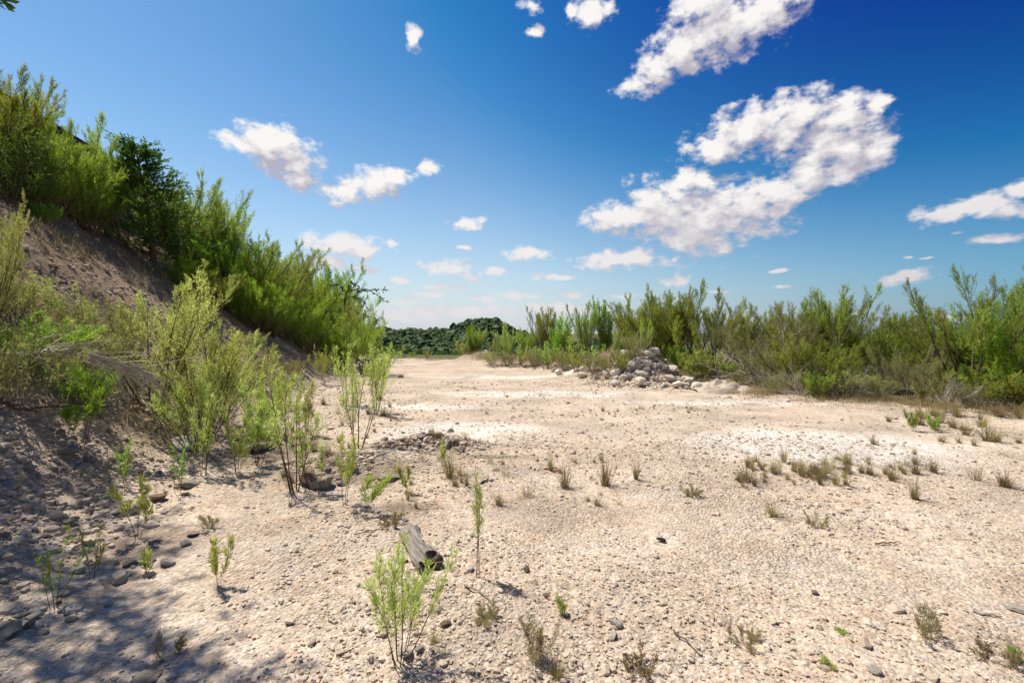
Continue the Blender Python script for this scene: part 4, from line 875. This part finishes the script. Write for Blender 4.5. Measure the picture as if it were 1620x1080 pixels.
# pale earth mound right of the pile
def earth_mound():
    x, y, z = hit(1172, 622); n = 70; u = np.linspace(-1, 1, n); X, Y = np.meshgrid(u, u, indexing='ij'); r2 = X ** 2 + Y ** 2
    hgt = .27 * np.clip(1 - np.abs(X + .25) ** 1.5, 0, 1) * np.clip(1 - Y ** 2, 0, 1) ** .7 * (1 + .5 * fbm(X * 2.5, Y * 2.5, 3, 73)) + .16 * fbm(X * 5, Y * 5, 4, 71) * np.clip(1.1 - r2, 0, 1) - .05
    V = np.stack([X.ravel() * 1.05, Y.ravel() * .6, hgt.ravel()], 1); idx = np.arange(n * n).reshape(n, n); F = np.stack([idx[:-1, :-1].ravel(), idx[1:, :-1].ravel(), idx[1:, 1:].ravel(), idx[:-1, 1:].ravel()], 1)
    o = link('earth_mound', np_mesh('earth_mound', V, F, simple_mat('pale_caliche', (.38, .30, .22), (.58, .49, .39), 4, .95, .9, 12), True)); o.location = (x, y + .5, Hs(x, y + .5)); tag(o, 'low mound of whitish crumbly earth right of the rock pile', 'mound')
earth_mound()

# ------------------------------------------------------------------ gravel: loose pebbles, one object
def gravel():
    rng = np.random.default_rng(9)
    CUBE = (np.array([[i, j, k] for i in (-1, 1) for j in (-1, 1) for k in (-1, 1)]) * .72, np.array([[0, 1, 3], [0, 3, 2], [4, 6, 7], [4, 7, 5], [0, 4, 5], [0, 5, 1], [2, 3, 7], [2, 7, 6], [0, 2, 6], [0, 6, 4], [1, 5, 7], [1, 7, 3]]))
    OCTA = (np.array([[1, 0, 0], [-1, 0, 0], [0, 1, 0], [0, -1, 0], [0, 0, 1], [0, 0, -1.]]), np.array([[0, 2, 4], [2, 1, 4], [1, 3, 4], [3, 0, 4], [2, 0, 5], [1, 2, 5], [3, 1, 5], [0, 3, 5]]))
    def protos_of(base):
        out = []
        for k in range(10): out.append(base[0] * (1 + .22 * rng.normal(size=(len(base[0]), 1)).clip(-1.5, 1.5)) * np.array([1, rng.uniform(.7, 1), rng.uniform(.5, .8)]) + rng.normal(size=base[0].shape) * .10)
        return np.array(out)
    n = 70000; r = np.exp(rng.uniform(math.log(1.35), math.log(15), n)); th = rng.uniform(-1.05, 1.05, n); x = r * np.sin(th); y = r * np.cos(th)
    s = toe_s(x, y); dens = .46 + 1.2 * fbm(x * .8, y * .8, 4, 81) + .7 * gauss(x, y, [(.6, 2.6, .9, .7), (1.6, 2.2, .9, .5), (-1.5, 5.2, .9, .6), (-.8, 6.2, 1, .3), (-.2, 3.0, .5, .4), (4.2, 14.2, 2., 1.2), (-.6, 2.3, .5, .4)]) + .75 * sst(-.5, .3, s) * (1 - sst(2.2, 4, s))
    out = r - rbound(x, y); keep = (rng.random(n) < dens) & (out < .8); x, y, r, s = x[keep], y[keep], r[keep], s[keep]; n = len(x)
    size = np.exp(rng.normal(math.log(.0056), .50, n)) * (1 + 1.3 * sst(2.2, 9, r)) * (1 + 1.3 * sst(-.4, .4, s) * rng.random(n)); size = np.clip(size, .003, .05)
    n2 = 30000; yy = rng.uniform(1.6, 17, n2); ss = rng.uniform(-.5, 3.6, n2); xx = -2.4 - .25 * yy - ss; ff = fbm(xx * 1.2, yy * 1.2, 3, 87) + .35 - .22 * sst(.9, 3.2, ss) - .15 * sst(5, 12, yy)
    u2 = rng.uniform(0, 1, 4200); x4 = np.where(u2 < .5, 3.9, 1.6) + rng.normal(size=4200) * np.where(u2 < .5, .9, 1.5); y4 = np.where(u2 < .5, 14.9, 20.2 - .9 * x4 + .9) + rng.normal(size=4200) * .55
    u5 = rng.random(2600); x5 = -2.2 + 1.7 * u5 + rng.normal(size=2600) * .15; y5 = 4.9 + 1.25 * np.minimum(u5 * 1.5, 1) + rng.normal(size=2600) * .17
    x6 = 4.2 + rng.normal(size=1500) * .75; y6 = 14.2 + rng.normal(size=1500) * .55; x5 = np.concatenate([x5, x6]); y5 = np.concatenate([y5, y6])
    kk = rng.random(n2) < ff; xx = np.concatenate([xx[kk], x4, x5]); yy = np.concatenate([yy[kk], y4, y5]); x = np.concatenate([x, xx]); y = np.concatenate([y, yy]); s = toe_s(x, y)
    size = np.concatenate([size, np.clip(np.exp(rng.normal(math.log(.015), .55, len(xx))), .006, .048)]); size[-1500:] = rng.uniform(.025, .075, 1500); n = len(x)
    z = H(x, y) + size * .15; tint = rng.beta(2, 2, n); dark = np.clip(.55 * sst(-.4, .6, s) + (rng.random(n) < .06) * .7, 0, 1) * rng.uniform(.3, 1, n)
    VV, FF, TT, DD, base = [], [], [], [], 0
    for (shape, sel) in ((OCTA, size < .0075), (CUBE, (size >= .0075) & (size < .013)), (ICO1, size >= .013)):
        i_ = np.where(sel)[0]; m = len(i_); nv = len(shape[0]); P = protos_of(shape)[rng.integers(0, 10, m)]; a = rng.uniform(0, 6.28, m); ca, sa = np.cos(a)[:, None], np.sin(a)[:, None]
        V = np.stack([P[:, :, 0] * ca - P[:, :, 1] * sa, P[:, :, 0] * sa + P[:, :, 1] * ca, P[:, :, 2]], 2) * size[i_][:, None, None] + np.stack([x[i_], y[i_], z[i_]], 1)[:, None, :]
        VV.append(V.reshape(-1, 3)); FF.append((shape[1][None] + (np.arange(m) * nv)[:, None, None]).reshape(-1, 3) + base); base += m * nv; TT.append(np.repeat(tint[i_], nv)); DD.append(np.repeat(dark[i_], nv))
    me = np_mesh('gravel', np.concatenate(VV), np.concatenate(FF), M['gravel'], False, dict(tint=np.concatenate(TT), dark=np.concatenate(DD)))
    tag(link('gravel', me), 'loose pale limestone pebbles scattered over the ground', 'gravel', kind='stuff'); print('gravel', n)
gravel()

# ------------------------------------------------------------------ grass
def blades(rng, n, R, h, w, bend, P0=None, up=1.0):
    """curved tapering blades, two quads each"""
    a = rng.uniform(0, 6.28, n); rad = R * np.sqrt(rng.random(n))[:, None]; out = np.stack([np.cos(a), np.sin(a), 0 * a], 1)
    base = out * rad if P0 is None else P0; a2 = a + rng.normal(size=n) * .5; od = np.stack([np.cos(a2), np.sin(a2), 0 * a], 1)
    hh = (h * (.2 + .95 * rng.random(n) ** 1.5))[:, None]; b = (bend * rng.uniform(.1, 2.0, n))[:, None]; side = np.stack([-np.sin(a2), np.cos(a2), 0 * a], 1); ww = w * rng.uniform(.6, 1.2, n)[:, None]
    m = base + UP * hh * .55 + od * hh * b * .30; t = base + UP * hh * (1 - .25 * b) + od * hh * b
    V = np.stack([base - side * ww, base + side * ww, m - side * ww * .7, m + side * ww * .7, t - side * ww * .1, t + side * ww * .1], 1).reshape(-1, 3)
    k = np.arange(n)[:, None] * 6; F = np.concatenate([k + np.array([[0, 1, 3, 2]]), k + np.array([[2, 3, 5, 4]])]); tint = np.repeat(rng.random(n), 6); dry = np.repeat((rng.random(n) < .45) * rng.uniform(.3, 1, n), 6)
    return V, F, tint, dry
def tuft_mesh(seed, n, R, h, w, bend, m):
    V, F, t, d = blades(np.random.default_rng(seed), n, R, h, w, bend); return np_mesh('grass_tuft', V, F, M[m], False, dict(tint=t, dry=d))
TUFTS = [tuft_mesh(i, 170, .030, .27, .0019, .60, 'grass') for i in (1, 2, 3)] + [tuft_mesh(i, 130, .028, .28, .0019, .50, 'greengrass') for i in (4, 5)] + [tuft_mesh(i, 70, .04, .25, .0017, .8, 'weed') for i in (6, 7)]
rg = np.random.default_rng(23)
def tuft(px, py, hpx, label, group=None, k=None, wid=1.0):
    x, y, z = hit(px, py); h = hpx / FPX * y; s = h / .24; o = link('grass_tuft', TUFTS[rg.integers(len(TUFTS)) if k is None else k]); o.location = (x, y, z - .005); o.rotation_euler = (0, 0, rg.uniform(0, 6.28)); o.scale = (s * wid, s * wid, s)
    return tag(o, label, 'grass tuft', group)
for (px, py, h, k, wd, lab) in [(893, 772, 42, 3, 1.1, 'thickest green-brown tuft in the middle of the clearing'), (871, 744, 34, 0, .7, 'narrow dark tuft left behind the thickest one'), (958, 768, 48, 0, .9, 'tall brown tuft leaning left in mid-clearing'), (1006, 758, 34, 1, .7, 'thin upright tuft right of the tall brown one'),
        (945, 799, 16, 2, 1.6, 'low rounded tuft below the tall brown one'), (790, 799, 22, 1, 1.5, 'rounded grey tuft right of the slim sapling top'), (834, 786, 32, 5, 1.0, 'reddish dry tuft between the rounded grey and thickest ones'), (712, 756, 52, 3, .9, 'straggly green tuft right below the rubble ridge'),
        (800, 752, 26, 5, 1.0, 'loose dry tuft above the rounded grey one'), (775, 732, 20, 5, 1.2, 'brown tuft right of the rubble ridge end'), (738, 768, 26, 4, .8, 'small yellow-green tuft beside the stubby stick'), (645, 790, 24, 4, .8, 'little tuft on the sand left above the log'), (658, 803, 20, 4, .7, 'second little tuft right of the other above the log'),
        (1222, 817, 26, 1, 1.4, 'lone bushy tuft below the grassy strip'), (1447, 790, 40, 0, .8, 'upright lone tuft on the right sand'), (1590, 770, 30, 1, 1.5, 'spreading tuft near the right edge'), (1544, 760, 44, 6, .8, 'thin twiggy tuft left of the spreading right tuft'), (1477, 747, 26, 1, 1.1, 'compact tuft right of the grassy strip'),
        (1413, 757, 18, 2, 1.5, 'dense low tuft at the right end of the grassy strip'), (1382, 703, 18, 1, 1.2, 'tuft on the right rim of the white patch'), (1406, 667, 15, 1, 1.3, 'dark tuft beyond the white patch'), (1323, 728, 22, 6, .9, 'reddish tuft on the lower rim of the white patch'), (880, 1072, 42, 4, 1.3, 'grass tuft at the bottom edge beside the half-dry weed'),
        (686, 1018, 28, 0, 1.0, 'small dry tuft right of the foreground sapling'), (1565, 698, 30, 3, 1.8, 'wide green tuft at the right edge below the thicket'), (1480, 680, 14, 1, 1.4, 'tiny tuft by the pale seedlings'), (1233, 748, 50, 6, .4, 'tall thin dry stalk standing in the grassy strip'), (1175, 770, 46, 6, .4, 'thin dry stalk at the left of the grassy strip'),
        (770, 655, 22, 6, .6, 'small brown tuft on the far sand left'), (845, 692, 14, 6, 1.0, 'tiny dry tuft in mid sand'), (954, 651, 12, 1, 1.2, 'tiny dark tuft on the far sand'), (685, 690, 20, 4, .9, 'short tuft on the pale patch behind the ridge'), (735, 695, 16, 3, 1.0, 'short tuft at the right of the pale patch')]:
    tuft(px, py, h, lab, None, k, wd)
for i in range(46): tuft(rg.uniform(1165, 1345), 752 + rg.normal() * 11, rg.uniform(10, 30), 'dry grass tuft in the strip along the lower rim of the white patch', 'tufts of the grassy strip', wid=rg.uniform(.7, 1.4))
for i in range(16): tuft(rg.uniform(1340, 1470), 742 + rg.normal() * 9, rg.uniform(9, 24), 'small grass tuft right of the white patch on the clearing', 'tufts right of the white patch', wid=rg.uniform(.8, 1.4))
for i in range(26): tuft(rg.uniform(690, 1010), rg.uniform(715, 800), rg.uniform(7, 18), 'sparse little tuft scattered around the middle of the clearing', 'small tufts mid-clearing', k=[5, 6, 2][rg.integers(3)], wid=rg.uniform(.8, 1.3))
for i in range(22): tuft(rg.uniform(960, 1110), 652 + rg.normal() * 6, rg.uniform(4, 9), 'tiny straw-coloured tuft on the far sand before the rock pile', 'tiny tufts before the rock pile', k=[0, 2, 6][rg.integers(3)], wid=rg.uniform(.8, 1.3))
for i in range(20): tuft(rg.uniform(430, 620), rg.uniform(620, 700), rg.uniform(8, 18), 'dry brown tuft on the sand among the left saplings', 'tufts among the left saplings', k=[0, 1, 5][rg.integers(3)], wid=rg.uniform(.9, 1.5))
for i in range(30): tuft(rg.uniform(440, 740), 745 + rg.normal() * 28, rg.uniform(10, 26), 'dry brown tuft along the rubble ridge left of centre', 'dry tufts along the rubble ridge', k=[0, 1, 5, 6][rg.integers(4)], wid=rg.uniform(.9, 1.6))
for i in range(26): tuft(rg.uniform(1430, 1620), rg.uniform(650, 705), rg.uniform(10, 24), 'olive tuft in the grassy margin below the right thicket', 'tufts below the right thicket', k=[3, 4, 1][rg.integers(3)], wid=rg.uniform(1, 1.8))

def dry_grass():
    rng = np.random.default_rng(29); n = 70000
    th = rng.uniform(-.25, 1.0, n); rb = np.interp(th, RB_T, RB_R); o = rng.normal(size=n) * .60 + .45 - .5 * sst(.75, .95, th) * rng.random(n) * 3; r = rb + o
    x = r * np.sin(th); y = r * np.cos(th); keep = (fbm(x * 2.2, y * 2.2, 4, 83) + rng.normal(size=n) * .10 > .10) & (rng.random(n) < 1.15 - .6 * sst(.3, -.1, th))
    # second band: slope foot on the left and up the bank
    m2 = 48000; y2 = rng.uniform(4, 22, m2); s2 = rng.uniform(.2, 4.2, m2); x2 = -2.4 - .25 * y2 - s2; k2 = fbm(x2 * .9, y2 * .9, 3, 85) + rng.normal(size=m2) * .1 > .12
    q = rng.integers(0, 5, 9000); mc = np.array(MOUNDS[:5])[q]; x3 = mc[:, 0] + rng.normal(size=9000) * mc[:, 2] * .8; y3 = mc[:, 1] + rng.normal(size=9000) * mc[:, 3] * .8; k3 = (fbm(x3 * 2, y3 * 2, 3, 89) > .0) & ~((q == 0) & (x3 > 3.6))
    x = np.concatenate([x[keep], x2[k2], x3[k3]]); y = np.concatenate([y[keep], y2[k2], y3[k3]]); P = np.stack([x, y, H(x, y) - .01], 1)
    V, F, t, d = blades(rng, len(x), 0, .24, .0026, .8, P0=P); me = np_mesh('dry_grass', V, F, M['greengrass'], False, dict(tint=t, dry=np.clip(d + .25, 0, 1)))
    tag(link('dry_grass', me), 'dry olive and straw-coloured grass fringing the thicket and slope', 'grass', kind='stuff'); print('grass', len(x))
dry_grass()
print('stones', STONES[0], 'objects', len(bpy.data.objects))

# dead twigs and leaf litter strewn over the slope and under the thicket
def twig_litter():
    rng = np.random.default_rng(37); tb = Tubes(); n = 1500
    for i in range(n):
        if i < 1000: y = rng.uniform(3.5, 15); sl = abs(rng.normal()) * 1.8 + .2; x = -2.4 - .25 * y - sl
        else: th = rng.uniform(.05, .95); r = float(np.interp(th, RB_T, RB_R)) + rng.normal() * .7 + .6; x, y = r * math.sin(th), r * math.cos(th)
        z = float(H(np.array(x), np.array(y), i % 3 == 0)); a = rng.uniform(0, 6.28); L = rng.uniform(.12, .5); d = np.array([math.cos(a), math.sin(a), rng.uniform(-.1, .25)])
        if i < 1000: d = d + np.array([.0, 0, -.35 * d[0]])
        tb.add(pline(np.array([x, y, z + .02]), d, L, 3, 0, .12, rng), .005, .002, 3)
    tag(link('twig_litter', tb.mesh('twig_litter', M['greystem'])), 'dead grey twigs strewn on the slope and under the thicket', 'twigs', kind='stuff')
twig_litter()
